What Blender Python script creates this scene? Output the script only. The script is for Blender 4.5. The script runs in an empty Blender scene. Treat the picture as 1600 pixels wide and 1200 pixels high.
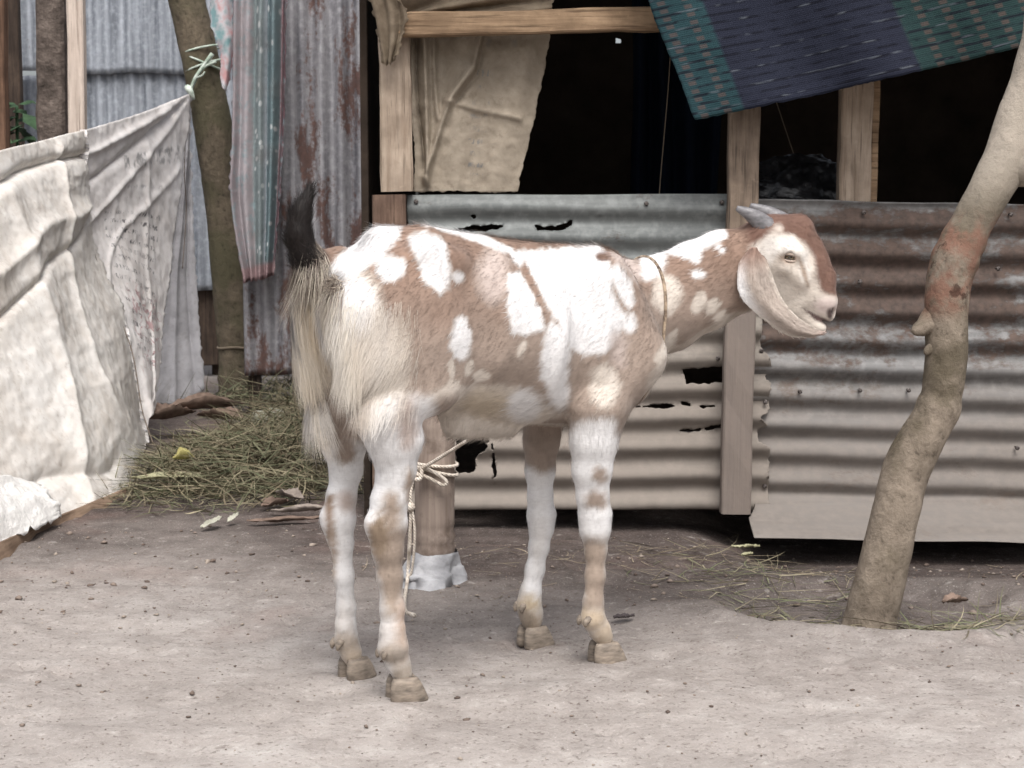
import bpy, math, random
import numpy as np

random.seed(7)
RNG = np.random.default_rng(11)
scene = bpy.context.scene
COL = scene.collection

# ------------------------------------------------------------------ camera
FPX, CAMH = 2500.0, 0.82                      # focal length in photo pixels (1600 wide), eye height in metres
TILT = math.atan((600 - 335) / FPX)
cam_d = bpy.data.cameras.new('camera')
cam = bpy.data.objects.new('camera', cam_d)
COL.objects.link(cam)
cam.location = (0, 0, CAMH)
cam.rotation_euler = (math.pi / 2 - TILT, 0, 0)
cam_d.sensor_width = 36.0
cam_d.lens = FPX / 1600 * 36
cam_d.clip_start, cam_d.clip_end = 0.05, 400
cam_d.dof.use_dof = True
cam_d.dof.focus_distance = 2.95
cam_d.dof.aperture_fstop = 16
scene.camera = cam

# ------------------------------------------------------------------ world and sun (bright overcast)
SUN_EL, SUN_AZ = math.radians(60), math.radians(172)     # azimuth from +Y, clockwise: behind the camera
w = bpy.data.worlds.new('World')
scene.world = w
w.use_nodes = True
wn = w.node_tree
bg = wn.nodes['Background']
sky = wn.nodes.new('ShaderNodeTexSky')
sky.sky_type = 'NISHITA'
sky.sun_disc = False
sky.sun_elevation = SUN_EL
sky.sun_rotation = SUN_AZ
sky.air_density, sky.dust_density, sky.ozone_density = 1.0, 6.0, 1.0
hs = wn.nodes.new('ShaderNodeHueSaturation')             # cloud cover: nearly colourless sky
hs.inputs['Saturation'].default_value = 0.42
wn.links.new(sky.outputs[0], hs.inputs['Color'])
wn.links.new(hs.outputs[0], bg.inputs['Color'])
bg.inputs['Strength'].default_value = 0.15
sun_d = bpy.data.lights.new('sun', 'SUN')
sun_d.energy, sun_d.angle, sun_d.color = 1.5, math.radians(28), (1.0, 0.992, 0.978)
sun = bpy.data.objects.new('sun', sun_d)
COL.objects.link(sun)
sun.rotation_euler = (math.pi / 2 - SUN_EL, 0, math.pi - SUN_AZ)
vs = scene.view_settings
scene.display_settings.display_device = 'sRGB'
vs.view_transform, vs.look = 'Standard', 'None'
vs.exposure, vs.gamma = 0.55, 1.0

# ------------------------------------------------------------------ helpers: pixels, noise, meshes
ct, st_ = math.cos(TILT), math.sin(TILT)
CAMP = np.array([0, 0, CAMH])


def ray(px, py):
    u, v = (px - 800) / FPX, (600 - py) / FPX
    return np.array([u, ct + v * st_, -st_ + v * ct])


def gnd(px, py, z=0.0):
    r = ray(px, py)
    return CAMP + r * (z - CAMH) / r[2]


def aty(px, py, y):
    r = ray(px, py)
    return CAMP + r * y / r[1]


def topx(P):
    Q = P - CAMP
    dep = Q[:, 1] * ct - Q[:, 2] * st_
    return 800 + FPX * Q[:, 0] / dep, 600 - FPX * (Q[:, 1] * st_ + Q[:, 2] * ct) / dep


def vnoise(P, seed=0):
    P = np.asarray(P, float)
    i = np.floor(P).astype(np.int64)
    f = P - i
    f = f * f * (3 - 2 * f)

    def h(dx, dy, dz):
        n = (i[:, 0] + dx) * 374761393 + (i[:, 1] + dy) * 668265263 + (i[:, 2] + dz) * 2147483647 + seed * 974634777
        n = (n ^ (n >> 13)) * 1274126177
        n = n ^ (n >> 16)
        return (n & 0xffff) / 32767.5 - 1
    out = 0
    for dx in (0, 1):
        for dy in (0, 1):
            for dz in (0, 1):
                wgt = (f[:, 0] if dx else 1 - f[:, 0]) * (f[:, 1] if dy else 1 - f[:, 1]) * (f[:, 2] if dz else 1 - f[:, 2])
                out = out + wgt * h(dx, dy, dz)
    return out


def fbm(P, seed=0, oct=4, gain=.5):
    P = np.asarray(P, float)
    s, a = 0, 1
    for o in range(oct):
        s = s + a * vnoise(P * 2 ** o + o * 17.3, seed + o)
        a *= gain
    return s


def sstep(a, b, x):
    t = np.clip((x - a) / (b - a), 0, 1)
    return t * t * (3 - 2 * t)


def tag(o, label=None, cat=None, group=None, kind=None):
    for k, v in (('label', label), ('category', cat), ('group', group), ('kind', kind)):
        if v:
            o[k] = v
    return o


def thing(name, loc, label, cat, group=None):
    o = bpy.data.objects.new(name, None)
    COL.objects.link(o)
    o.location = loc
    o.empty_display_size = .1
    return tag(o, label, cat, group)


def wloc(o):
    v = np.zeros(3)
    while o is not None:
        v = v + np.array(o.location)
        o = o.parent
    return v


def mesh(name, V, F, mat, parent=None, smooth=True, loc=None, col=None, uv=None, nrm=None):
    """One mesh object from world-space vertices; its origin is its parent's (or loc)."""
    V = np.asarray(V, float)
    o = bpy.data.objects.new(name, None) if False else None
    base = wloc(parent) if parent is not None else np.array(loc if loc is not None else (0, 0, 0), float)
    me = bpy.data.meshes.new(name)
    L = (V - base)
    if isinstance(F, np.ndarray):
        me.vertices.add(len(L))
        me.vertices.foreach_set('co', L.ravel())
        k = F.shape[1]
        me.loops.add(F.size)
        me.loops.foreach_set('vertex_index', F.ravel().astype(np.int32))
        me.polygons.add(len(F))
        me.polygons.foreach_set('loop_start', np.arange(0, F.size, k, dtype=np.int32))
        me.update(calc_edges=True)
        me.validate()
    else:
        me.from_pydata(L.tolist(), [], [list(map(int, f)) for f in F])
    me.polygons.foreach_set('use_smooth', [smooth] * len(me.polygons))
    if col is not None:
        a = me.attributes.new('Col', 'FLOAT_COLOR', 'POINT')
        c4 = np.ones((len(L), 4))
        c4[:, :3] = col
        a.data.foreach_set('color', c4.ravel())
    if uv is not None:
        uvl = me.uv_layers.new(name='UVMap')
        li = np.empty(len(me.loops), np.int32)
        me.loops.foreach_get('vertex_index', li)
        uvl.data.foreach_set('uv', np.asarray(uv, float)[li].ravel())
    if nrm is not None:
        me.normals_split_custom_set_from_vertices(np.asarray(nrm).tolist())
    me.materials.append(mat)
    o = bpy.data.objects.new(name, me)
    COL.objects.link(o)
    if parent is not None:
        o.parent = parent
    else:
        o.location = base
    return o


def grid_faces(nu, nv, keep=None):
    i, j = np.meshgrid(np.arange(nu - 1), np.arange(nv - 1), indexing='ij')
    a = i * nv + j
    f = np.stack([a, a + nv, a + nv + 1, a + 1], -1).reshape(-1, 4)
    return f if keep is None else f[keep.reshape(-1)]


def tube(pts, rad, n=12, jitter=0.0, seed=0, squash=1.0, cap=True):
    """Swept tube through pts with radii rad."""
    pts = np.asarray(pts, float)
    m = len(pts)
    rad = np.broadcast_to(np.asarray(rad, float), (m,))
    T = np.gradient(pts, axis=0)
    T /= np.linalg.norm(T, axis=1)[:, None] + 1e-12
    ref = np.array([0, 1, 0.]) if abs(T[0][1]) < .8 else np.array([1., 0, 0])
    V = []
    ang = np.linspace(0, 2 * math.pi, n, endpoint=False)
    s = None
    for i in range(m):
        s = np.cross(T[i], ref if s is None else np.cross(s, T[i]))
        s /= np.linalg.norm(s)
        u = np.cross(s, T[i])
        V.append(pts[i] + rad[i] * (np.cos(ang)[:, None] * s + squash * np.sin(ang)[:, None] * u))
    V = np.concatenate(V)
    if jitter:
        c = np.repeat(pts, n, axis=0)
        d = V - c
        V = c + d * (1 + jitter * fbm(V * 22, seed, 3)[:, None])
    F = []
    for i in range(m - 1):
        for k in range(n):
            a, b = i * n + k, i * n + (k + 1) % n
            F.append((a, b, b + n, a + n))
    if cap:
        F.append(tuple(range(n - 1, -1, -1)))
        F.append(tuple(range((m - 1) * n, m * n)))
    return V, F


def catmull(P, n):
    """Catmull-Rom resample of control points (axis 0) to n samples."""
    P = np.asarray(P, float)
    m = len(P)
    t = np.linspace(0, m - 1, n)
    i = np.clip(np.floor(t).astype(int), 0, m - 2)
    f = (t - i).reshape((-1,) + (1,) * (P.ndim - 1))
    Q = np.concatenate([[2 * P[0] - P[1]], P, [2 * P[-1] - P[-2]]])
    a, b, c, d = Q[i], Q[i + 1], Q[i + 2], Q[i + 3]
    return .5 * (2 * b + (c - a) * f + (2 * a - 5 * b + 4 * c - d) * f ** 2 + (3 * b - a - 3 * c + d) * f ** 3)


def join(parts):
    V, F, o = [], [], 0
    for v, f in parts:
        V.append(np.asarray(v, float))
        F += [tuple(int(k) + o for k in q) for q in f]
        o += len(v)
    return np.concatenate(V), F


def timber(A, B, wx, wy, seed=0, n=14, wob=.0025, lean=None):
    """Sawn timber from A to B: chamfered section wx by wy with uneven edges."""
    A, B = np.asarray(A, float), np.asarray(B, float)
    e = (B - A) / np.linalg.norm(B - A)
    s = np.cross(e, [0, 1, 0]) if abs(e[1]) < .9 else np.array([1., 0, 0])
    s /= np.linalg.norm(s)
    u = np.cross(s, e)
    c = .1 * min(wx, wy)
    X, Y = wx / 2, wy / 2
    sec = [(-X + c, -Y), (X - c, -Y), (X, -Y + c), (X, Y - c), (X - c, Y), (-X + c, Y), (-X, Y - c), (-X, -Y + c)]
    V = []
    for i in range(n):
        p = A + (B - A) * i / (n - 1)
        for a, b in sec:
            V.append(p + s * a + u * b)
    V = np.array(V)
    V += wob * np.stack([fbm(V * 14, seed + q, 3) for q in range(3)], 1)
    F = []
    for i in range(n - 1):
        for k in range(8):
            a, b = i * 8 + k, i * 8 + (k + 1) % 8
            F.append((a, b, b + 8, a + 8))
    F.append(tuple(range(7, -1, -1)))
    F.append(tuple(range((n - 1) * 8, n * 8)))
    return V, F


def ribbons(P, D, N, L, W, C, seg=2, bend=None, nrm=None, tipc=None):
    """Thin tapered strands: roots P, directions D, surface normals N, lengths L, widths W, colours C."""
    n = len(P)
    sv = np.cross(D, N)
    sv /= np.linalg.norm(sv, axis=1)[:, None] + 1e-9
    V, CC, NN = [], [], []
    for k in range(seg + 1):
        t = k / seg
        p = P + D * (L * t)[:, None]
        if bend is not None:
            p = p + bend * (L * t * t)[:, None]
        wd = W * (1 - t) ** .6 * .5
        cc = C if tipc is None else C * (1 - t) + tipc * t
        V += [p - sv * wd[:, None]]
        CC += [cc]
        if k < seg:
            V += [p + sv * wd[:, None]]
            CC += [cc]
    m = 2 * seg + 1
    V = np.stack(V, 1).reshape(-1, 3)
    CC = np.stack(CC, 1).reshape(-1, 3)
    F = []
    b = np.arange(n) * m
    tris = []
    for k in range(seg):
        a0, a1 = b + 2 * k, b + 2 * k + 1
        if k < seg - 1:
            tris += [np.stack([a0, a1, a1 + 2], 1), np.stack([a0, a1 + 2, a0 + 2], 1)]
        else:
            tris += [np.stack([a0, a1, a0 + 2], 1)]
    F = np.concatenate(tris)
    NR = np.repeat(N if nrm is None else nrm, m, axis=0)
    return V, F, CC, NR


# ------------------------------------------------------------------ materials
def S(r, g, b):
    f = lambda c: (c / 255 / 12.92) if c <= 10 else ((c / 255 + .055) / 1.055) ** 2.4
    r, g, b = f(r), f(g), f(b)
    l = .3 * r + .59 * g + .11 * b
    return tuple(x + .22 * (l - x) for x in (r, g, b))


class Mat:
    def __init__(self, name, rough=.8, spec=.3, metal=0.0):
        self.m = bpy.data.materials.new(name)
        self.m.use_nodes = True
        self.t = self.m.node_tree
        self.b = self.t.nodes['Principled BSDF']
        self.b.inputs['Roughness'].default_value = rough
        self.b.inputs['Specular IOR Level'].default_value = spec
        self.b.inputs['Metallic'].default_value = metal
        self.tc = self.t.nodes.new('ShaderNodeTexCoord')
        self.geo = self.t.nodes.new('ShaderNodeNewGeometry')
        self.pos = self.geo.outputs['Position']
        self.obj = self.tc.outputs['Object']
        self.uv = self.tc.outputs['UV']

    def put(self, sock, v):
        if isinstance(v, bpy.types.NodeSocket):
            self.t.links.new(v, sock)
        elif isinstance(v, (tuple, list)) and sock.type == 'RGBA' and len(v) == 3:
            sock.default_value = (*v, 1)
        else:
            sock.default_value = v

    def map(self, vec, scale=(1, 1, 1), loc=(0, 0, 0), rot=(0, 0, 0)):
        n = self.t.nodes.new('ShaderNodeMapping')
        self.put(n.inputs['Vector'], vec)
        n.inputs['Scale'].default_value = scale
        n.inputs['Location'].default_value = loc
        n.inputs['Rotation'].default_value = rot
        return n.outputs[0]

    def noise(self, vec, scale=5, detail=5, rough=.55, dist=0.0):
        n = self.t.nodes.new('ShaderNodeTexNoise')
        self.put(n.inputs['Vector'], vec)
        n.inputs['Scale'].default_value = scale
        n.inputs['Detail'].default_value = detail
        n.inputs['Roughness'].default_value = rough
        n.inputs['Distortion'].default_value = dist
        return n.outputs['Fac']

    def vor(self, vec, scale=5, feature='F1'):
        n = self.t.nodes.new('ShaderNodeTexVoronoi')
        self.put(n.inputs['Vector'], vec)
        n.feature = feature
        n.inputs['Scale'].default_value = scale
        return n.outputs['Distance']

    def ramp(self, fac, stops, interp='LINEAR'):
        n = self.t.nodes.new('ShaderNodeValToRGB')
        n.color_ramp.interpolation = interp
        el = n.color_ramp.elements
        while len(el) < len(stops):
            el.new(.5)
        for e, (p, c) in zip(el, stops):
            e.position = p
            e.color = (c, c, c, 1) if isinstance(c, (int, float)) else (*c, 1)
        self.put(n.inputs[0], fac)
        return n.outputs[0]

    def mix(self, fac, a, b, mode='MIX'):
        n = self.t.nodes.new('ShaderNodeMix')
        n.data_type = 'RGBA'
        n.blend_type = mode
        self.put(n.inputs[0], fac)
        self.put(n.inputs[6], a)
        self.put(n.inputs[7], b)
        return n.outputs[2]

    def math(self, op, a, b=0.0, c=0.0, clamp=False):
        n = self.t.nodes.new('ShaderNodeMath')
        n.operation = op
        n.use_clamp = clamp
        for s, v in zip(n.inputs, (a, b, c)):
            self.put(s, v)
        return n.outputs[0]

    def xyz(self, vec):
        n = self.t.nodes.new('ShaderNodeSeparateXYZ')
        self.put(n.inputs[0], vec)
        return n.outputs

    def attr(self, name='Col'):
        n = self.t.nodes.new('ShaderNodeAttribute')
        n.attribute_name = name
        return n.outputs['Color']

    def sm(self, a, b, x):
        n = self.t.nodes.new('ShaderNodeMapRange')
        n.interpolation_type = 'SMOOTHSTEP'
        self.put(n.inputs[0], x)
        n.inputs[1].default_value = a
        n.inputs[2].default_value = b
        return n.outputs[0]

    def out(self, color=None, rough=None, height=None, bump=.3, dist=.01):
        if color is not None:
            self.put(self.b.inputs['Base Color'], color)
        if rough is not None:
            self.put(self.b.inputs['Roughness'], rough)
        if height is not None:
            n = self.t.nodes.new('ShaderNodeBump')
            n.inputs['Strength'].default_value = bump
            n.inputs['Distance'].default_value = dist
            self.put(n.inputs['Height'], height)
            self.t.links.new(n.outputs[0], self.b.inputs['Normal'])
        return self.m

    def thin(self, amt=.3):
        """Thin woven stuff: part of the light comes through from behind."""
        t = self.t.nodes.new('ShaderNodeBsdfTranslucent')
        src = self.b.inputs['Base Color'].links[0].from_socket
        self.t.links.new(src, t.inputs[0])
        mx = self.t.nodes.new('ShaderNodeMixShader')
        mx.inputs[0].default_value = amt
        self.t.links.new(self.b.outputs[0], mx.inputs[1])
        self.t.links.new(t.outputs[0], mx.inputs[2])
        self.t.links.new(mx.outputs[0], self.t.nodes['Material Output'].inputs['Surface'])
        return self.m


def wood(name, light, dark, axis=2, dust=None, scale=1.0, worn=.5):
    m = Mat(name, .85, .2)
    sc = [22, 22, 22]
    sc[axis] = 1.6
    g = m.noise(m.map(m.pos, sc), 2.2 * scale, 7, .62, .4)
    c = m.ramp(g, [(.3, dark), (.52, [.6 * a + .4 * b for a, b in zip(light, dark)]), (.7, light)])
    sc2 = [130, 130, 130]
    sc2[axis] = 5
    gl = m.noise(m.map(m.pos, sc2), 1.0, 4, .6)
    c = m.mix(m.ramp(gl, [(.34, .75), (.46, 0.0)]), c, [x * .45 for x in dark])
    s = m.noise(m.pos, 9, 6, .6)
    c = m.mix(m.ramp(s, [(.38, worn), (.6, 0.0)]), c, [x * .55 for x in dark])
    k = m.noise(m.pos, 60, 3, .5)
    c = m.mix(m.ramp(k, [(.66, 0.0), (.8, .25)]), c, [min(1, x * 1.25) for x in light])
    if dust:
        z = m.xyz(m.pos)[2]
        c = m.mix(m.math('MULTIPLY', m.sm(*dust[1], z), dust[2]), c, dust[0])
    return m.out(c, None, m.math('ADD', g, m.math('ADD', gl, m.math('MULTIPLY', k, .5))), .5, .004)


def tin(name, base, streak, rust, rust_amt=.5, axis='x', dust=None, dust_z=(0.45, 0.1), dust_amt=.8, metal=.35, rough=.5):
    """Weathered corrugated iron: dull zinc, rust patches, splashed dust."""
    m = Mat(name, rough, .4, metal)
    st = (.8, 6, 14) if axis == 'x' else (14, 6, .8)
    a = m.noise(m.map(m.pos, st), 2.0, 7, .6, .3)
    c = m.ramp(a, [(.3, streak), (.65, base)])
    f = m.noise(m.pos, 38, 5, .6)
    c = m.mix(m.ramp(f, [(.45, 0.0), (.7, .35)]), c, [min(1, x * 1.6 + .03) for x in base])
    r1 = m.noise(m.map(m.pos, (1.0, 1, 2.6) if axis == 'x' else (2.6, 1, .7)), 3.2, 9, .68, .2)
    r2 = m.noise(m.pos, 55, 4, .6)
    rr = m.math('ADD', r1, m.math('MULTIPLY', m.math('SUBTRACT', r2, .5), .22))
    if callable(rust_amt):
        rr = m.math('ADD', rr, rust_amt(m))
        rm = m.ramp(rr, [(.5, 0.0), (.6, .9)])
    else:
        rm = m.ramp(rr, [(.68 - .3 * rust_amt, 0.0), (.76 - .3 * rust_amt, .9)])
    rc = m.ramp(r2, [(.3, [x * .45 for x in rust]), (.7, rust)])
    c = m.mix(rm, c, rc)
    rg = m.math('ADD', m.math('MULTIPLY', rm, .35), rough, clamp=True)
    met = m.math('MULTIPLY', m.math('SUBTRACT', 1.0, rm), metal)
    if dust:
        z = m.math('ADD', m.xyz(m.pos)[2], m.math('MULTIPLY', m.math('SUBTRACT', m.noise(m.map(m.pos, (1, 1, 3)), 5, 6, .6), .5), .25))
        d = m.math('MULTIPLY', m.sm(*dust_z, z), dust_amt)
        d = m.math('MULTIPLY', d, m.ramp(f, [(.2, .65), (.6, 1.0)]))
        c = m.mix(d, c, dust)
        met = m.math('MULTIPLY', met, m.math('SUBTRACT', 1.0, d))
        rg = m.math('ADD', rg, m.math('MULTIPLY', d, .4), clamp=True)
    m.put(m.b.inputs['Metallic'], met)
    return m.out(c, rg, m.math('ADD', r2, m.math('MULTIPLY', rm, 1.2)), .3, .002)

# ================================================================== THE SETTING
TR_BASE = gnd(1362, 962)                       # foot of the crooked tree
_r = np.random.default_rng(3)
PRINTS = [(_r.uniform(-1.1, 1.2), 2.1 + 1.7 * _r.random(), _r.uniform(.016, .026), _r.uniform(0, 6.28)) for _ in range(90)]     # old hoof prints


def ground_z(X, Y):
    P = np.stack([X, Y, np.zeros_like(X)], -1).reshape(-1, 3)
    z = .010 * fbm(P * [1.6, 2.2, 1], 3, 3) + .0045 * fbm(P * [9, 13, 1], 5, 4) + .002 * fbm(P * 60, 9, 2)
    x, y = P[:, 0], P[:, 1]
    d = np.sqrt(((x - TR_BASE[0] - .05) / .34) ** 2 + ((y - TR_BASE[1] - .14) / .26) ** 2) + .12 * fbm(P * 6, 21, 3)
    z = z - .045 * sstep(1.12, .72, d) + .010 * np.exp(-((d - 1.2) / .14) ** 2) * (y < TR_BASE[1] + .1)
    z = z - .034 * sstep(3.8, 4.15, y) * sstep(-.5, -.3, x) * sstep(7.0, 6.6, y) - .055 * sstep(3.45, 3.95, y) * sstep(.45, .7, x) * sstep(7.0, 6.6, y)
    for hx_, hy_, hr_, ha_ in PRINTS:
        ca_, sa_ = math.cos(ha_), math.sin(ha_)
        u_, v_ = (x - hx_) * ca_ + (y - hy_) * sa_, -(x - hx_) * sa_ + (y - hy_) * ca_
        q_ = np.abs(v_) < .05
        z[q_] += -.0075 * np.exp(-((u_[q_] / (hr_ * 1.3)) ** 2 + (v_[q_] / hr_) ** 2) ** 2) + .003 * np.exp(-((np.hypot(u_[q_] / 1.3, v_[q_]) - hr_ * 1.35) / .008) ** 2)
    flat = sstep(4.5, 5.2, np.hypot(x, y - 4))        # calmer far away
    return (z * (1 - .6 * flat)).reshape(X.shape)


gx = np.unique(np.concatenate([np.linspace(-60, -3, 14), np.arange(-3, 3, .0165), np.linspace(3, 60, 14)]))
gy = np.unique(np.concatenate([np.linspace(-40, 1.6, 14), np.arange(1.6, 5.2, .0165), np.arange(5.2, 9.5, .06), np.linspace(9.5, 80, 14)]))
GX, GY = np.meshgrid(gx, gy, indexing='ij')
GZ = ground_z(GX, GY)
m = Mat('earth', .95, .12)
n1 = m.noise(m.pos, 1.7, 7, .6, 0.0)
n2 = m.noise(m.pos, 12, 8, .64, 0.0)
n3 = m.noise(m.pos, 95, 4, .62)
n4 = m.noise(m.pos, 30, 6, .62, 0.0)
pz = m.xyz(m.pos)
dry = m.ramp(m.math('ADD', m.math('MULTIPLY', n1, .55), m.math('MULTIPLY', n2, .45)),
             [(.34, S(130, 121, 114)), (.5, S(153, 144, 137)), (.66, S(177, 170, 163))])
dark_soil = m.ramp(n2, [(.3, S(62, 53, 49)), (.7, S(92, 80, 75))])
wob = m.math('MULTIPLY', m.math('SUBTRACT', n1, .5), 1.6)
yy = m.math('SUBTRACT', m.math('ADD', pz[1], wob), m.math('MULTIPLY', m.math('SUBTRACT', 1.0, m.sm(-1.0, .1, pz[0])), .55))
dm = m.math('ADD', m.math('MULTIPLY', m.sm(2.3, 3.4, yy), .42), m.math('MULTIPLY', m.sm(3.0, 3.8, yy), .58))                        # trodden soil, coloured darker towards the shed
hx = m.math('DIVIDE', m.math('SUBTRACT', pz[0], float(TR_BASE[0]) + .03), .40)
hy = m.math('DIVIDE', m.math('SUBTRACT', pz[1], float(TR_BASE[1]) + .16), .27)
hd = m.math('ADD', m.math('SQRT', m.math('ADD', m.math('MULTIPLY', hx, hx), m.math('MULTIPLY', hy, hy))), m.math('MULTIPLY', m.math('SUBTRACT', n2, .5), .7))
dm = m.math('MAXIMUM', dm, m.math('MULTIPLY', m.math('SUBTRACT', 1.0, m.sm(.7, 1.15, hd)), .85))      # darker soil colour in the hollow
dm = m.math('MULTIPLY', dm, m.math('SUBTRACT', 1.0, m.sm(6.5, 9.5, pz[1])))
c = m.mix(dm, dry, dark_soil)
c = m.mix(m.ramp(n4, [(.28, .5), (.40, 0.0)]), c, S(104, 90, 82))
c = m.mix(m.ramp(n4, [(.60, 0.0), (.72, .3)]), c, S(204, 197, 188))
c = m.mix(m.ramp(n3, [(.30, .7), (.43, 0.0)]), c, S(84, 70, 62))
n5 = m.noise(m.map(m.pos, (1, 1.3, 1)), 210, 3, .6)
c = m.mix(m.ramp(n5, [(.58, 0.0), (.72, .28)]), c, S(214, 208, 200))
c = m.mix(m.ramp(n5, [(.28, .4), (.38, 0.0)]), c, S(108, 95, 86))
c = m.mix(m.math('MULTIPLY', m.ramp(m.noise(m.pos, 3.1, 5, .6), [(.55, 0.0), (.7, .22)]), m.sm(2.6, 3.2, pz[1])), c, S(142, 112, 100))
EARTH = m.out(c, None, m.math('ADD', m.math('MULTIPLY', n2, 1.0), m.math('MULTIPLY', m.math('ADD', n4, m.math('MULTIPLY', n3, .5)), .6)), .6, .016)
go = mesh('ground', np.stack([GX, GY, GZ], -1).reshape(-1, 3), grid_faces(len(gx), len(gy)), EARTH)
tag(go, 'bare trodden earth yard, pale in front and darker brown by the shed', 'ground', kind='structure')


def gz(x, y):
    return float(ground_z(np.array([[x]]), np.array([[y]]))[0, 0])


# ---------------------------------------------------------------- materials for the shed
TIMBER = wood('sawn_timber', S(186, 166, 144), S(146, 124, 102), 2)
TIMBER_OLD = wood('weathered_timber', S(156, 134, 112), S(104, 88, 74), 2, (S(124, 112, 104), (.78, .55), .85))
TIMBER_H = wood('sawn_rail', S(186, 152, 112), S(120, 92, 64), 0)
TIMBER_RED = wood('reddish_block', S(134, 106, 86), S(84, 62, 50), 2)
TIMBER_DARK = wood('dark_timber', S(92, 74, 60), S(52, 42, 36), 2)
TIN_TOP = tin('zinc_sheet_green_grey', S(118, 122, 120), S(82, 86, 85), S(84, 66, 56), .16, metal=.12, rough=.62)
DUSTC = S(130, 119, 109)
TIN_LOW = tin('zinc_sheet_dusty', S(140, 130, 118), S(96, 90, 82), S(104, 76, 60), .2, dust=DUSTC, dust_z=(.62, .3), dust_amt=.75, metal=.15, rough=.6)


def _rust(m):
    z = m.xyz(m.pos)[2]
    return m.math('SUBTRACT', m.math('MULTIPLY', m.math('MULTIPLY', m.sm(.38, .58, z), m.math('SUBTRACT', 1.0, m.sm(.80, .86, z))), .19), .07)


TIN_RUST = tin('zinc_sheet_rusty', S(122, 121, 120), S(80, 79, 78), S(94, 73, 61), _rust, dust=DUSTC, dust_z=(.50, .18), dust_amt=.78, metal=.12, rough=.6)
TIN_FENCE = tin('zinc_sheet_bluish', S(162, 168, 177), S(104, 110, 119), S(114, 90, 74), .12, axis='z', metal=.25, rough=.55)
TIN_FENCE_OLD = tin('zinc_sheet_rust_streaked', S(160, 158, 162), S(98, 97, 104), S(104, 66, 52), .56, axis='z', metal=.25, rough=.55)
TIN_ROOF = tin('zinc_roof', S(120, 122, 124), S(84, 86, 88), S(100, 68, 52), .35, axis='z', metal=.3, rough=.55)
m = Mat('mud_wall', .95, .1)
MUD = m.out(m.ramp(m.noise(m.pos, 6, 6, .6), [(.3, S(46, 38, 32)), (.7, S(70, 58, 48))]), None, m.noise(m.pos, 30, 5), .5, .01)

WY = 4.262                                     # plane of the tin cladding
PITCH, AMP = .0785, .0095


def px_grid_keep(V3, nu, nv, holes):
    """Cells to keep once the torn-out pixel polygons are cut; V3's rim vertices are moved onto the tear."""
    x, y = topx(V3)
    q = fbm(V3 * 70, 4, 4) * 2.0

    def sd(dx, dy):
        d = np.full(x.shape, 1e9)
        for poly in holes:
            d = np.minimum(d, polysd(x + dx, y + dy, poly))
        return d + q
    d0 = sd(0, 0)
    gx_, gy_ = (sd(.5, 0) - d0) / .5, (sd(0, .5) - d0) / .5
    D = d0.reshape(nu, nv)
    keep = (D[:-1, :-1] + D[1:, 1:] + D[1:, :-1] + D[:-1, 1:]) > 0
    near = np.abs(d0) < 2.6
    gl = np.maximum(np.hypot(gx_, gy_), .3)
    mv = np.clip(d0, -2.2, 2.2) / gl * V3[:, 1] / FPX
    V3[near, 0] -= (mv * gx_ / gl)[near]
    V3[near, 2] += (mv * gy_ / gl)[near]
    return keep


def polysd(x, y, poly):
    P = np.asarray(poly, float)
    d = np.full(x.shape, 1e9)
    ins = np.zeros(x.shape, bool)
    for (x0, y0), (x1, y1) in zip(P, np.roll(P, -1, 0)):
        ex, ey = x1 - x0, y1 - y0
        t = np.clip(((x - x0) * ex + (y - y0) * ey) / (ex * ex + ey * ey + 1e-9), 0, 1)
        d = np.minimum(d, np.hypot(x - x0 - t * ex, y - y0 - t * ey))
        cnd = ((y0 > y) != (y1 > y))
        xi = x0 + (y - y0) * ex / (ey if abs(ey) > 1e-9 else 1e-9)
        ins ^= cnd & (x < xi)
    return np.where(ins, -d, d)


def sheet_h(name, x0, x1, z0, z1, y, mat, parent, holes=(), phase=0.0, seed=0, amp=AMP, dent=.004, zx=0.0, flare=0.0, dx=.0048, dz=.0042):
    """Tin sheet with level corrugations (waves run along x), world x0..x1, z0..z1; zx = slope of the sheet along x."""
    xs = np.arange(x0, x1 + dx / 2, dx)
    zs = np.arange(z0, z1 + dz / 2, dz)
    X, Z = np.meshgrid(xs, zs, indexing='ij')
    P = np.stack([X, X * 0, Z], -1).reshape(-1, 3)
    nz_ = fbm(P * [3, 1, 5], seed, 4).reshape(X.shape)
    wave = np.cos(2 * math.pi * (Z - phase) / PITCH + .5 * fbm(P * [1.3, 1, .8], seed + 7, 2).reshape(X.shape))
    A = amp * (1 + .25 * fbm(P * [2, 1, 1.2], seed + 3, 2).reshape(X.shape))
    if flare:
        fl = np.clip((z0 + .085 - Z) / .085, 0, 1)
        A = A * (1 - .9 * fl)
    Y = y - A * wave + dent * nz_
    if flare:
        Y = Y - flare * fl ** 1.6
    Z2 = Z + zx * (X - x0) + .003 * fbm(P * [4, 1, .3], seed + 5, 3).reshape(X.shape)
    V = np.stack([X, Y, Z2], -1).reshape(-1, 3)
    o = mesh(name, V, grid_faces(len(xs), len(zs), px_grid_keep(V, len(xs), len(zs), holes) if holes else None), mat, parent)
    s = o.modifiers.new('thickness', 'SOLIDIFY')
    s.thickness = .0016
    return o


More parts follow.
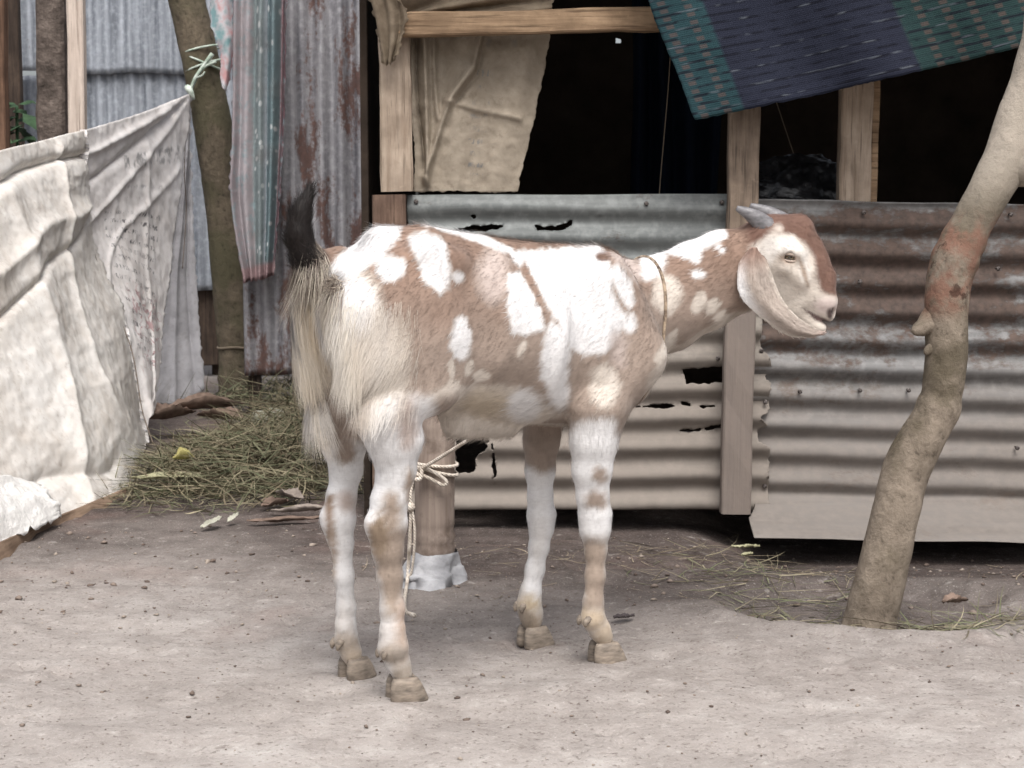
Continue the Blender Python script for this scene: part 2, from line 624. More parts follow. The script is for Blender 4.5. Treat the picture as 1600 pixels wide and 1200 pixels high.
def sheet_v(name, x0, x1, z0, z1, y, mat, parent, phase=0.0, seed=0, amp=.0125, yx=0.0, zedge=.006):
    """Tin sheet with upright corrugations."""
    xs = np.arange(x0, x1 + .004, .0075)
    zs = np.linspace(z0, z1, max(6, int((z1 - z0) / .03)))
    X, Z = np.meshgrid(xs, zs, indexing='ij')
    P = np.stack([X, X * 0, Z], -1).reshape(-1, 3)
    Y = y + yx * (X - x0) - amp * np.cos(2 * math.pi * (X - phase) / .0785) + .006 * fbm(P * [2, 1, 2], seed, 3).reshape(X.shape)
    e = zedge * fbm(P * [9, 1, 0], seed + 2, 3).reshape(X.shape) * (sstep(z0 + .1, z0, Z))
    o = mesh(name, np.stack([X, Y, Z + e], -1).reshape(-1, 3), grid_faces(len(xs), len(zs)), mat, parent)
    s = o.modifiers.new('thickness', 'SOLIDIFY')
    s.thickness = .0016
    return o


# ---------------------------------------------------------------- the shed
W = lambda px, py, y=WY: aty(px, py, y)
sl, sr = W(585, 800)[0], W(2150, 800)[0]
shed = thing('shed', (0.6, WY, 0), 'low tin and timber goat shed with a dark open window above corrugated sheets', 'shed')
zt = W(800, 302)[2]
# left sheets (upper grey-green one laps over the lower dusty one)
sheet_h('corrugated_sheet', W(634, 0)[0], W(1141, 0)[0], W(900, 438)[2], W(900, 303)[2], WY - .012, TIN_TOP, shed, seed=31, phase=W(900, 327)[2], dent=.004,
        holes=[[(835, 351), (850, 354), (880, 350), (893, 344), (894, 352), (876, 361), (840, 361)],
               [(700, 362), (740, 352), (785, 350), (793, 354), (760, 360), (715, 367)], [(638, 349), (660, 348), (655, 354)], [(736, 337), (743, 336), (742, 342)], [(935, 337), (940, 336), (940, 341)]])
sheet_h('corrugated_sheet', W(634, 0)[0], W(1214, 0)[0], W(900, 797)[2], W(900, 425)[2], WY + .004, TIN_LOW, shed, seed=41, phase=W(900, 700)[2], dent=.007,
        holes=[[(1067, 577), (1140, 572), (1140, 597), (1072, 600)],
               [(712, 672), (722, 668), (757, 668), (765, 676), (762, 700), (745, 712), (742, 738), (712, 740)],
               [(766, 690), (771, 693), (776, 735), (773, 755), (770, 735)],
               [(1064, 628), (1100, 634), (1125, 631), (1124, 634), (1098, 638), (1066, 632)],
               [(985, 634), (1040, 631), (1062, 634), (1040, 637), (990, 638)],
               [(1062, 673), (1128, 664), (1128, 669), (1075, 676)],
               [(1194, 480), (1188, 540), (1204, 560), (1208, 575), (1196, 588), (1207, 604), (1204, 638), (1190, 652), (1200, 664), (1182, 674), (1186, 690), (1204, 700), (1199, 740), (1206, 770), (1203, 810), (1250, 810), (1250, 480)]])
# right sheet, rusty above and dust-splashed below, its bottom edge bent outwards
xr0 = W(1176, 0)[0]
sheet_h('corrugated_sheet', xr0, W(1690, 0)[0], W(1180, 812)[2] - .012, W(1400, 317)[2] + .012, WY + .022, TIN_RUST, shed, seed=52, phase=W(1400, 342)[2], zx=-.022, flare=.20, dent=.005,
        holes=[[(1130, 780), (1182, 780), (1176, 800), (1164, 818), (1152, 850), (1130, 860)]])
sheet_h('corrugated_sheet', W(1665, 0)[0], sr, W(1690, 846)[2], W(1690, 322)[2], WY + .004, TIN_LOW, shed, seed=63, phase=W(1400, 342)[2])


def post(px0, px1, pyt, pyb, y, mat, depth=.06, seed=0, dxb=0, name='post', z0=None, z1=None):
    """Upright timber given by its photo pixels at plane y; dxb = pixel shift of the foot."""
    A = aty((px0 + px1) / 2 + dxb, pyb, y)
    B = aty((px0 + px1) / 2, pyt, y)
    if z0 is not None:
        A[2] = z0
    if z1 is not None:
        B = A + (B - A) * (z1 - A[2]) / (B[2] - A[2])
    A[1] = B[1] = y + depth / 2
    wpx = (px1 - px0) * y / FPX
    return mesh(name, *timber(A, B, wpx, depth, seed, 18), mat, shed, smooth=False)


RZ = 1.80
post(591, 640, 60, 299, 4.215, TIMBER, .05, 1, dxb=4, z1=RZ)
post(581, 634, 304, 800, 4.212, TIMBER_RED, .07, 2, z0=-.1)
post(1143, 1190, 100, 804, 4.190, TIMBER_OLD, .045, 3, dxb=-16, z1=RZ)
post(1317, 1366, 100, 420, 4.300, TIMBER, .05, 4, dxb=-8, z1=RZ)
post(1366, 1377, 100, 420, 4.325, TIMBER_H, .045, 6, dxb=-10, z1=RZ)
post(1800, 1850, 100, 800, 4.205, TIMBER, .05, 5, dxb=-16, z0=-.1, z1=RZ)
bm_a, bm_b = aty(618, 40, 4.19), aty(1700, 14, 4.19)
bm_a[1] = bm_b[1] = 4.185
mesh('rail', *timber(bm_a, bm_b, 36 * 4.19 / FPX, .045, 9, 26), TIMBER_H, shed, smooth=False)
# inside: side walls, back wall with pin holes, roof with eaves
BY = 6.4
for xx in (sl - .02, sr):
    V, F = timber((xx, (WY + BY) / 2 + .01, -.1), (xx, (WY + BY) / 2 + .01, 1.84), .02, BY - WY - .03, 3, 6, .001)
    mesh('side_wall', V, F, MUD, shed, smooth=False)
xs = np.arange(sl, sr, .02)
zs = np.arange(-.05, 1.84, .02)
X, Z = np.meshgrid(xs, zs, indexing='ij')
V = np.stack([X, 0 * X + BY, Z], -1).reshape(-1, 3)
back = mesh('back_wall', V, grid_faces(len(xs), len(zs), px_grid_keep(V, len(xs), len(zs), [[(948, 62), (972, 62), (972, 71), (948, 71)]])), MUD, shed)
ys = np.linspace(3.85, 6.75, 40)
xs = np.arange(sl - .15, sr + .2, .0095)
X, Y = np.meshgrid(xs, ys, indexing='ij')
Zr = RZ + .06 + .10 * (Y - 3.85) - AMP * np.cos(2 * math.pi * X / .0785)
o = mesh('roof', np.stack([X, Y, Zr], -1).reshape(-1, 3), grid_faces(len(xs), len(ys)), TIN_ROOF, shed)
sm_ = o.modifiers.new('thickness', 'SOLIDIFY')
sm_.thickness = .0016

m = Mat('nail_head', .6, .4, .5)
NAIL = m.out(m.ramp(m.noise(m.pos, 200, 3), [(.4, S(60, 50, 46)), (.6, S(120, 112, 108))]))
for px, py in ((650, 315), (1010, 318), (1128, 316), (1010, 414), (1122, 560), (1190, 548), (1196, 628), (1195, 760), (1190, 335), (1350, 332), (1344, 440), (1240, 790), (1530, 800), (1560, 420), (1580, 335), (1344, 610), (1420, 610), (1590, 700), (1250, 612)):
    c0 = W(px, py, WY - .022 if px < 1176 else WY + .002)
    mesh('nail', *tube([c0 + [0, .02, 0], c0 + [0, .002, 0], c0 + [0, .0015, 0], c0], [.003, .003, .0065, .004], 10), NAIL, shed)

# ---------------------------------------------------------------- the fence of upright tin sheets behind, left
fence = thing('tin_fence', (-1.4, 8.0, 0), 'fence of upright bluish corrugated tin sheets behind the left tree', 'fence')
D1 = 8.05
f = lambda px, py, y: aty(px, py, y)
sheet_v('corrugated_sheet', f(60, 0, D1)[0], f(335, 0, D1)[0], f(0, 452, D1)[2], f(0, 108, D1)[2] + .04, D1, TIN_FENCE, fence, seed=3)
sheet_v('corrugated_sheet', f(60, 0, D1)[0], f(335, 0, D1)[0], f(0, 116, D1)[2], 2.6, D1 - .03, TIN_FENCE, fence, seed=4)
sheet_v('corrugated_sheet', f(320, 0, D1)[0], f(640, 0, D1)[0], f(0, 452, D1)[2], 2.6, D1 + .03, TIN_FENCE, fence, seed=5)
mesh('plank', *timber(f(250, 505, D1 + .05), f(660, 505, D1 + .05), .42, .02, 4, 12), TIMBER_DARK, fence, smooth=False)
for q in range(3):
    sheet_v('corrugated_sheet', f(-60, 0, 8.4)[0] - .86 * (q + 1), f(-60, 0, 8.4)[0] - .86 * q + .03, .02, 2.5, 8.42 + .02 * (q % 2), TIN_FENCE, fence, seed=70 + q)
sheet_v('corrugated_sheet', f(-60, 0, 9)[0], f(80, 0, 9)[0], -.02, f(0, 118, 9)[2], 9.0, TIN_FENCE, fence, seed=6)
sheet_v('corrugated_sheet', f(-60, 0, 8.6)[0], f(80, 0, 8.6)[0], f(0, 112, 8.6)[2], 2.7, 8.6, TIN_FENCE, fence, seed=7)
for px in (20, 180, 330, 500):
    mesh('post', *timber((f(px, 0, 8.2)[0], 8.2, -.2), (f(px, 0, 8.2)[0], 8.2, 2.5), .06, .06, px, 8), TIMBER_DARK, fence, smooth=False)

D2 = 6.55
panel = thing('tin_screen', (f(500, 0, D2)[0], D2, 0), 'tall upright tin sheet with long brown rust streaks beside the shed corner', 'tin sheet')
sheet_v('corrugated_sheet', f(372, 0, D2)[0], f(566, 0, D2)[0], f(0, 586, D2)[2], 2.5, D2, TIN_FENCE_OLD, panel, seed=8, phase=f(470, 0, D2)[0], amp=.015)
mesh('edge_post', *timber((f(572, 0, D2)[0], D2 + .02, -.1), (f(574, 0, D2)[0], D2 + .02, 2.5), .035, .05, 12, 12), TIMBER_DARK, panel, smooth=False)
mesh('edge_post', *timber((f(385, 0, D2)[0], D2 + .05, -.1), (f(385, 0, D2)[0], D2 + .05, 2.5), .05, .05, 13, 12), TIMBER_DARK, panel, smooth=False)

# three uprights at the far left, behind the sack screen
m = Mat('rough_concrete', .95, .1)
cn = m.noise(m.pos, 14, 8, .7)
CONC = m.out(m.ramp(cn, [(.32, S(64, 56, 50)), (.5, S(98, 86, 78)), (.7, S(128, 114, 104))]), None, m.math('ADD', cn, m.noise(m.pos, 60, 5)), .7, .012)
D3 = 6.3
A, B = f(86, 400, D3), f(86, -60, D3)
A[2], A[1], B[1], B[2] = -.1, D3, D3, 2.6
tag(mesh('pillar', *timber(A, B, 44 * D3 / FPX, .12, 21, 30, .006), CONC, loc=(A[0], D3, 0), smooth=False),
    'rough dark grey-brown pillar behind the sack screen', 'pillar')
D4 = 6.1
A, B = f(120, 400, D4), f(123, -60, D4)
A[2], A[1], B[1], B[2] = -.1, D4, D4, 2.6
tag(mesh('pole', *timber(A, B, 25 * D4 / FPX, .05, 22, 20, .002), wood('pale_pole_wood', S(214, 196, 180), S(176, 156, 140), 2, worn=.2), loc=(A[0], D4, 0), smooth=False),
    'pale pinkish planed pole beside the rough dark pillar', 'pole')
D5 = 6.0
A, B = f(2, 400, D5), f(2, -60, D5)
A[2], A[1], B[1], B[2] = -.1, D5, D5, 2.6
tag(mesh('wooden_post', *timber(A, B, 20 * D5 / FPX, .06, 23, 16, .003), wood('brown_post_wood', S(132, 96, 70), S(84, 60, 44), 2), loc=(A[0], D5, 0), smooth=False),
    'brown wooden post at the left edge of the picture', 'post')

# ================================================================== TREES
def bark(name, a, b, moss, patch=None, moss_amt=.5):
    m = Mat(name, .92, .15)
    n = m.noise(m.map(m.pos, (1, 1, .5)), 9, 8, .65, .3)
    k = m.noise(m.map(m.pos, (40, 40, 34)), 1.0, 7, .66, .15)
    c = m.ramp(m.math('ADD', m.math('MULTIPLY', n, .6), m.math('MULTIPLY', k, .4)), [(.34, b), (.62, a)])
    mo = m.noise(m.pos, 4.5, 7, .65)
    c = m.mix(m.ramp(mo, [(.62 - .3 * moss_amt, 0.0), (.75 - .3 * moss_amt, .75)]), c, moss)
    c = m.mix(m.ramp(k, [(.28, .7), (.42, 0.0)]), c, [x * .4 for x in b])
    if patch:
        c = m.mix(m.math('MULTIPLY', m.sm(.76, .96, m.xyz(m.pos)[2]), .6), c, S(178, 166, 150))
    if patch:
        z = m.xyz(m.pos)[2]
        win = m.math('MULTIPLY', m.sm(patch[1], patch[1] + .05, z), m.math('SUBTRACT', 1.0, m.sm(patch[2] - .05, patch[2], z)))
        q = m.noise(m.pos, 16, 6, .65)
        c = m.mix(m.math('MULTIPLY', win, m.ramp(q, [(.42, 0.0), (.56, .85)])), c, patch[0])
        q2 = m.noise(m.map(m.pos, loc=(3, 1, 7)), 22, 6, .65)
        c = m.mix(m.math('MULTIPLY', win, m.ramp(q2, [(.58, 0.0), (.64, .8)])), c, S(62, 40, 30))
    return m.out(c, None, m.math('ADD', m.math('MULTIPLY', k, .8), n), .8, .011)


BARK_R = bark('grey_bark', S(144, 129, 111), S(90, 78, 65), S(80, 71, 52), (S(122, 84, 66), .60, .84), .5)
BARK_L = bark('mossy_bark', S(116, 102, 82), S(70, 62, 50), S(84, 80, 56), None, .7)


def limb(pts, n=60, ns=20, jit=.07, seed=0, bumps=()):
    """Trunk/limb from (px, py, depth, width px) rows."""
    C = np.array([[*aty(x, y, d), .5 * wpx * d / FPX] for x, y, d, wpx in pts])
    C = catmull(C, n)
    r = C[:, 3].copy()
    for t, wd, a in bumps:
        r *= 1 + a * np.exp(-((np.linspace(0, 1, n) - t) / wd) ** 2)
    return tube(C[:, :3], r, ns, jit, seed)


tree = thing('tree', TR_BASE, 'crooked pale grey tree with a reddish scar standing right of the goat', 'tree')
dT = TR_BASE[1]
limb_main = [(1352, 1010, dT, 92), (1362, 962, dT, 84), (1382, 880, dT, 78), (1399, 800, dT, 75), (1416, 735, dT, 74), (1441, 685, dT, 71), (1468, 630, dT, 66), (1478, 560, dT, 66),
             (1478, 490, dT, 66), (1486, 425, dT + .01, 70), (1510, 365, dT + .02, 66), (1542, 305, dT + .03, 66), (1575, 245, dT + .05, 74), (1600, 180, dT + .07, 80), (1624, 110, dT + .08, 78),
             (1648, 20, dT + .1, 86), (1660, -120, dT + .15, 80), (1640, -300, dT + .2, 70), (1600, -480, dT + .25, 56)]
V, F = limb(limb_main, 150, 28, .035, 5, [(.33, .012, .07), (.345, .008, -.05), (.52, .012, .09), (.545, .01, .08), (.57, .01, -.04)])
mesh('trunk', V, F, BARK_R, tree)
mesh('branch', *limb([(1572, 262, dT + .05, 60), (1610, 258, dT + .03, 62), (1660, 235, dT, 60), (1740, 180, dT - .05, 52), (1850, 60, dT - .1, 44), (1950, -140, dT - .1, 36)], 40, 18, .05, 6), BARK_R, tree)
kn = aty(1443, 520, dT - .015)
mesh('knot', *tube(catmull([kn + [.035, .012, .03], kn + [.0, 0, .012], kn + [-.012, -.004, 0], kn + [-.014, -.004, -.006]], 10), np.array([.022, .022, .021, .020, .019, .018, .015, .012, .008, .003]), 18, .5, 8), BARK_R, tree)
mesh('knot', *tube(catmull([kn + [.04, .01, -.015], kn + [.012, 0, -.035], kn + [.004, -.004, -.043]], 8), np.linspace(.018, .004, 8), 12, .2, 9), BARK_R, tree)

dL = 7.1
tree2 = thing('tree', aty(373, 630, dL) * [1, 1, 0], 'straight mossy brown-green tree trunk that the sack screen is tied to', 'tree')
V, F = limb([(376, 660, dL, 70), (374, 620, dL, 66), (371, 545, dL, 60), (366, 480, dL, 62), (360, 400, dL, 62), (352, 320, dL, 62), (340, 240, dL, 60), (326, 160, dL, 58), (310, 80, dL, 57),
             (294, 10, dL, 56), (275, -60, dL, 55), (230, -250, dL, 50), (200, -480, dL, 40)], 110, 22, .035, 15, [(.12, .008, .06), (.105, .006, -.04), (.2, .02, .05), (.33, .03, .04)])
mesh('trunk', V, F, BARK_L, tree2)
mesh('branch', *limb([(250, -180, dL, 36), (320, -300, dL - .1, 30), (400, -420, dL - .2, 20)], 20, 12, .05, 16), BARK_L, tree2)
V, F = tube([aty(371, 542, dL) + .0845 * np.array([math.cos(a), math.sin(a), 0]) * 1.02 + [0, 0, .004 * math.sin(3 * a)] for a in np.linspace(0, 2 * math.pi, 40)], .006, 6)
m = Mat('old_cord', .9, .1)
CORD_OLD = m.out(S(120, 106, 88), None, m.noise(m.map(m.pos, (1, 1, 4)), 150, 2), .6, .003)
tag(mesh('cord_ring', V, F, CORD_OLD, loc=aty(371, 542, dL)), 'old cord tied once round the lower mossy trunk', 'cord')


# ================================================================== CLOTHS
def surf(net, nu, nv):
    """Smooth sheet through a net of (px, py, depth) control points: net[col][row]."""
    P = np.array([[aty(*q) for q in colm] for colm in net])
    P = catmull(P, nu)
    return np.swapaxes(catmull(np.swapaxes(P, 0, 1), nv), 0, 1)


def normals(G):
    du, dv = np.gradient(G, axis=0), np.gradient(G, axis=1)
    n = np.cross(du, dv)
    return n / (np.linalg.norm(n, axis=2)[..., None] + 1e-12)


def crease(U, Vv, pts, wd, a):
    """Sharp fold along a polyline in (u, v)."""
    d = np.full(U.shape, 9.)
    for (x0, y0), (x1, y1) in zip(pts[:-1], pts[1:]):
        ex, ey = x1 - x0, y1 - y0
        t = np.clip(((U - x0) * ex + (Vv - y0) * ey) / (ex * ex + ey * ey), 0, 1)
        d = np.minimum(d, np.hypot(U - x0 - t * ex, Vv - y0 - t * ey))
    return a * np.exp(-np.abs(d / wd) ** 1.3)


def ridged(P, seed, oct=3):
    s, a = 0, 1
    for o_ in range(oct):
        s = s + a * (1 - 2 * np.abs(vnoise(P * 2 ** o_ + 5.1 * o_, seed + o_)))
        a *= .5
    return s


def cloth(name, net, nu, nv, mat, parent=None, disp=None, label=None, cat=None, group=None, fray=0.0, seed=0, thick=.0012):
    G = surf(net, nu, nv)
    U, Vv = np.meshgrid(np.linspace(0, 1, nu), np.linspace(0, 1, nv), indexing='ij')
    N = normals(G)
    if N[..., 1].mean() > 0:
        N = -N
    if disp is not None:
        G = G + N * disp(U, Vv, G.reshape(-1, 3))[..., None]
    if fray:
        e = fray * fbm(G.reshape(-1, 3) * 60, seed, 3).reshape(nu, nv)
        G[:, -1, 2] += e[:, -1]
        G[-1, :, 0] += e[-1]
        G[0, :, 0] += e[0]
    loc = None if parent is not None else G[nu // 2, -1]
    o = mesh(name, G.reshape(-1, 3), grid_faces(nu, nv), mat, parent, loc=loc, uv=np.stack([U.ravel(), Vv.ravel()], 1))
    s = o.modifiers.new('thickness', 'SOLIDIFY')
    s.thickness = thick
    return tag(o, label, cat, group)


def sacking(name, light, mid, dirt, dirt_amt=.5, weave=420, prints=None, rough=.6, crumple=.5):
    m = Mat(name, rough, .3)
    a = m.noise(m.pos, 3.2, 7, .62, .3)
    b_ = m.noise(m.pos, 17, 7, .68, .4)
    c = m.ramp(m.math('ADD', m.math('MULTIPLY', a, .5), m.math('MULTIPLY', b_, .5)), [(.36, mid), (.58, light)])
    d = m.noise(m.map(m.pos, loc=(4, 2, 1)), 5.5, 8, .7, .6)
    c = m.mix(m.ramp(d, [(.64 - .25 * dirt_amt, 0.0), (.82 - .25 * dirt_amt, .6)]), c, dirt)
    k = m.noise(m.pos, 48, 5, .7)
    c = m.mix(m.ramp(k, [(.33, .35), (.45, 0.0)]), c, [.6 * a_ + .4 * b_ for a_, b_ in zip(dirt, mid)])
    if prints:
        c = prints(m, c)
    x = m.xyz(m.uv)
    wv = m.math('ADD', m.math('SINE', m.math('MULTIPLY', x[0], weave)), m.math('SINE', m.math('MULTIPLY', x[1], weave)))
    wp = m.t.nodes.new('ShaderNodeVectorMath')
    wp.operation = 'MULTIPLY_ADD'
    nz = m.t.nodes.new('ShaderNodeTexNoise')
    nz.inputs['Scale'].default_value = 4
    m.put(nz.inputs['Vector'], m.pos)
    m.put(wp.inputs[0], nz.outputs['Color'])
    wp.inputs[1].default_value = (.3, .3, .3)
    m.put(wp.inputs[2], m.pos)
    cr = m.math('ADD', m.math('MULTIPLY', m.vor(wp.outputs[0], 6.5), 1.0), m.math('MULTIPLY', m.vor(wp.outputs[0], 17), .45))
    h = m.math('ADD', m.math('MULTIPLY', wv, .006), m.math('ADD', m.math('MULTIPLY', b_, .25), m.math('ADD', m.math('MULTIPLY', k, .25), cr)))
    m.out(c, None, h, crumple, .012)
    return m.thin(.3)


def box01(m, x, a, b, s=.01):
    return m.math('MULTIPLY', m.sm(a - s, a + s, x), m.math('SUBTRACT', 1.0, m.sm(b - s, b + s, x)))


def text_rows(m, c, ur, vr, rows, ink, amt=.6, dens=.52, su=70):
    """Worn, unreadable rows of print: broken dashes in even lines."""
    x = m.xyz(m.uv)
    win = m.math('MULTIPLY', box01(m, x[0], *ur), box01(m, x[1], *vr))
    row = m.math('FRACT', m.math('MULTIPLY', x[1], rows))
    rid = m.math('FLOOR', m.math('MULTIPLY', x[1], rows))
    cmb = m.t.nodes.new('ShaderNodeCombineXYZ')
    m.put(cmb.inputs[0], m.math('MULTIPLY', x[0], su))
    m.put(cmb.inputs[1], m.math('MULTIPLY', rid, 7.3))
    m.put(cmb.inputs[2], m.math('MULTIPLY', row, 1.5))
    g = m.ramp(m.noise(cmb.outputs[0], 1.0, 2, .6), [(dens - .02, 0.0), (dens + .03, 1.0)])
    k = m.math('MULTIPLY', g, box01(m, row, .25, .68, .06))
    wear = m.ramp(m.noise(m.pos, 26, 5, .6), [(.42, 0.0), (.58, 1.0)])
    return m.mix(m.math('MULTIPLY', m.math('MULTIPLY', m.math('MULTIPLY', k, win), wear), amt), c, ink)


def print_right(m, c):
    c = text_rows(m, c, (.22, .82), (.34, .82), 30, S(96, 92, 96), .95)
    c = text_rows(m, c, (.40, .95), (.12, .26), 9, S(84, 84, 88), .6, .48, 26)
    x = m.xyz(m.uv)
    win = m.math('MULTIPLY', box01(m, x[0], .3, .95, .05), box01(m, x[1], .60, .86, .04))
    n = m.noise(m.map(m.uv, (7, 16, 1)), 1.0, 2, .5, 1.2)
    rg = m.math('MULTIPLY', box01(m, n, .5, .535, .008), win)
    return m.mix(m.math('MULTIPLY', rg, .55), c, S(176, 88, 96))


SACK_L = sacking('tarp_sacking', S(240, 236, 230), S(220, 211, 200), S(158, 140, 122), .34, 900, crumple=.3)
SACK_R = sacking('tarp_sacking_printed', S(238, 234, 232), S(220, 213, 208), S(160, 146, 132), .2, 700, print_right, crumple=.25)
SACK_B = sacking('tarp_sacking_grey', S(204, 202, 206), S(180, 178, 182), S(132, 126, 122), .3, 700)

tarp = thing('sack_screen', gnd(100, 800), 'big dusty screen of stitched feed sacks tied to the mossy tree', 'sack screen')
seam_col = [(132, 203, 5.75), (133, 300, 5.72), (142, 385, 5.7), (195, 520, 5.66), (229, 690, 5.58)]
netL = [[(-260, 320, 4.2), (-260, 450, 3.9), (-260, 620, 3.6), (-260, 800, 3.3), (-260, 985, 3.12)],
        [(-90, 265, 4.6), (-90, 420, 4.35), (-95, 600, 4.1), (-95, 770, 3.83), (-100, 915, 3.56)],
        [(0, 235, 4.95), (0, 400, 4.7), (0, 560, 4.45), (0, 730, 4.18), (0, 862, 3.95)],
        [(65, 220, 5.35), (68, 340, 5.1), (80, 510, 4.85), (95, 690, 4.52), (92, 824, 4.28)],
        [(110, 208, 5.6), (112, 320, 5.45), (125, 460, 5.25), (165, 640, 4.92), (182, 796, 4.62)], seam_col]
netR = [[(x, y, d + .012) for x, y, d in seam_col],
        [(215, 178, 6.3), (205, 290, 6.15), (200, 400, 5.98), (222, 530, 5.8), (236, 650, 5.62)],
        [(297, 145, 7.0), (283, 290, 6.75), (265, 430, 6.4), (248, 560, 6.0), (241, 640, 5.72)]]


def dispL(U, Vv, P):
    d = .022 * fbm(P * [2, 1.4, 2.4], 61, 2).reshape(U.shape) + .004 * ridged(P * [6, 4, 9], 62, 4).reshape(U.shape) + .002 * fbm(P * 40, 63, 3).reshape(U.shape)
    d += crease(U, Vv, [(.0, .12), (.5, .07), (.98, .10)], .014, -.035)
    d += crease(U, Vv, [(.0, .34), (.55, .27), (.95, .30)], .03, .02)
    d += crease(U, Vv, [(.2, .45), (.6, .36), (.97, .36)], .012, -.022)
    d += crease(U, Vv, [(.42, .1), (.5, .3), (.62, .6), (.7, .95)], .03, .02)
    d += crease(U, Vv, [(.7, .05), (.72, .5), (.9, .95)], .02, .018)
    d += crease(U, Vv, [(.3, .95), (.55, .82), (.8, .9)], .03, -.025)
    return d


def dispR(U, Vv, P):
    d = .008 * fbm(P * 5, 71, 3).reshape(U.shape) + .003 * fbm(P * 28, 72, 3).reshape(U.shape) + .003 * ridged(P * 7, 73, 3).reshape(U.shape)
    for k, (v, a) in enumerate([(.10, .03), (.22, -.04), (.40, .02)]):
        d += crease(U, Vv, [(1.0, .0), (.0, v)], .014, a * .55)
    d += crease(U, Vv, [(.95, .2), (.45, .4), (.03, .62)], .012, .010)
    d += crease(U, Vv, [(.6, .1), (.72, .55), (.75, .95)], .02, .01)
    return d


cloth('sack_panel', netL, 210, 170, SACK_L, tarp, dispL, fray=.012, seed=3)
cloth('sack_panel', netR, 90, 130, SACK_R, tarp, dispR, fray=.006, seed=4)
cloth('sack_flap', [[(262, 190, 6.95), (250, 340, 6.95), (236, 480, 6.95), (222, 645, 6.9)], [(280, 175, 7.0), (276, 330, 7.02), (272, 480, 7.0), (270, 640, 6.98)], [(297, 145, 7.02), (300, 300, 7.04), (308, 450, 7.04), (320, 608, 7.03)]],
      40, 90, SACK_B, tarp, lambda U, Vv, P: .012 * fbm(P * 4, 81, 3).reshape(U.shape) + crease(U, Vv, [(1, .02), (.55, .5), (.5, 1)], .05, .02) + crease(U, Vv, [(.97, .05), (.8, .6), (.86, 1)], .04, -.02), fray=.01, seed=5)
# raised double seams with loose stitching
seam = surf([[(x - 6, y, d - .02) for x, y, d in seam_col], [(x + 6, y, d - .02) for x, y, d in seam_col]], 6, 120)
P = seam.reshape(-1, 3)
seam = seam + normals(seam) * 0
seam[..., 1] -= .012 + .010 * ridged(P * [14, 14, 22], 91, 3).reshape(6, 120)
seam[..., 0] += .008 * fbm(P * 12, 92, 3).reshape(6, 120)
so = mesh('seam', seam.reshape(-1, 3), grid_faces(6, 120), SACK_R, tarp, uv=np.zeros((720, 2)))
for t in np.linspace(.03, .97, 44):
    k = int(t * 119)
    a, b = seam[0, k] + [0, -.004, .004 * math.sin(k)], seam[-1, min(119, k + 1)] + [0, -.004, 0]
    mesh('stitch', *tube([a, (a + b) / 2 + [0, -.006, 0], b], .0022, 5), SACK_B, so)
ln = surf([[(231, 190, 5.75), (236, 215, 5.8), (228, 250, 5.75)], [(240, 188, 5.8), (246, 214, 5.85), (238, 250, 5.8)]], 4, 30)

# loose thread hanging down the seam
th = catmull([aty(143, 385, 5.64), aty(170, 460, 5.62), aty(205, 545, 5.58), aty(222, 640, 5.5), aty(240, 695, 5.4)], 40)
m = Mat('dark_thread', .9, .1)
THREAD = m.out(S(110, 96, 84))
mesh('thread', *tube(th, .0022, 5), THREAD, tarp)
th = catmull([aty(294, 160, 6.96), aty(288, 260, 6.9), aty(291, 330, 6.95), aty(285, 420, 6.9)], 40)
mesh('thread', *tube(th, .002, 5), THREAD, tarp)

# pale green tie string round the trunk
m = Mat('green_string', .7, .2)
STRG = m.out(m.ramp(m.noise(m.pos, 30, 3), [(.35, S(150, 172, 150)), (.65, S(206, 216, 204))]))
parts = []
cT = aty(322, 95, dL)
for k, (py, tlt) in enumerate([(78, .02), (98, -.035), (104, .03)]):
    c0 = aty(316 + .15 * (py - 78), py, dL)
    parts.append(tube([c0 + np.array([.086 * math.cos(a), .086 * math.sin(a), tlt * math.cos(a)]) for a in np.linspace(0, 2 * math.pi, 36)], .0045, 6))
kp = aty(297, 143, 6.99)
parts.append(tube(catmull([aty(332, 84, 7.0), aty(318, 103, 6.99), aty(305, 122, 6.98), kp], 14), .008, 8, .2, 2))
parts.append(tube(catmull([aty(338, 96, 7.0), aty(316, 108, 6.99), kp], 10), .006, 8, .2, 3))
parts.append(tube(catmull([kp + [-.012, -.01, .02], kp + [.006, -.02, 0], kp + [.018, -.01, -.035]], 8), [.012, .014, .015, .014, .012, .01, .008, .005], 8, .2, 4))
parts.append(tube(catmull([aty(308, 121, 6.96), aty(316, 118, 6.95), aty(320, 112, 6.95)], 8), .004, 5))
tag(mesh('tie_string', *join(parts), STRG, loc=kp), 'pale green string knotting the sack screen to the mossy tree', 'string')

# crumpled white plastic at the foot of the screen and the torn brown strip under it
m = Mat('white_plastic', .35, .5)
PLW = m.out(m.ramp(m.noise(m.pos, 20, 6), [(.3, S(214, 211, 206)), (.6, S(236, 233, 228))]), None, m.noise(m.pos, 45, 6, .7), .6, .012)
cloth('plastic_sheet', [[(-240, 830, 3.02), (-240, 900, 2.95), (-240, 1000, 2.98)], [(-90, 770, 3.72), (-95, 840, 3.55), (-100, 900, 3.5)], [(-5, 745, 4.0), (0, 790, 3.9), (0, 850, 3.82)], [(52, 752, 4.22), (74, 776, 4.16), (98, 806, 4.16)]], 70, 40, PLW,
      None, lambda U, Vv, P: .004 * ridged(P * [9, 9, 14], 101, 4).reshape(U.shape) + .01 * fbm(P * 6, 102, 3).reshape(U.shape),
      'crumpled white plastic sheet at the foot of the sack screen', 'plastic sheet', fray=.012, seed=6)
m = Mat('brown_board', .85, .2)
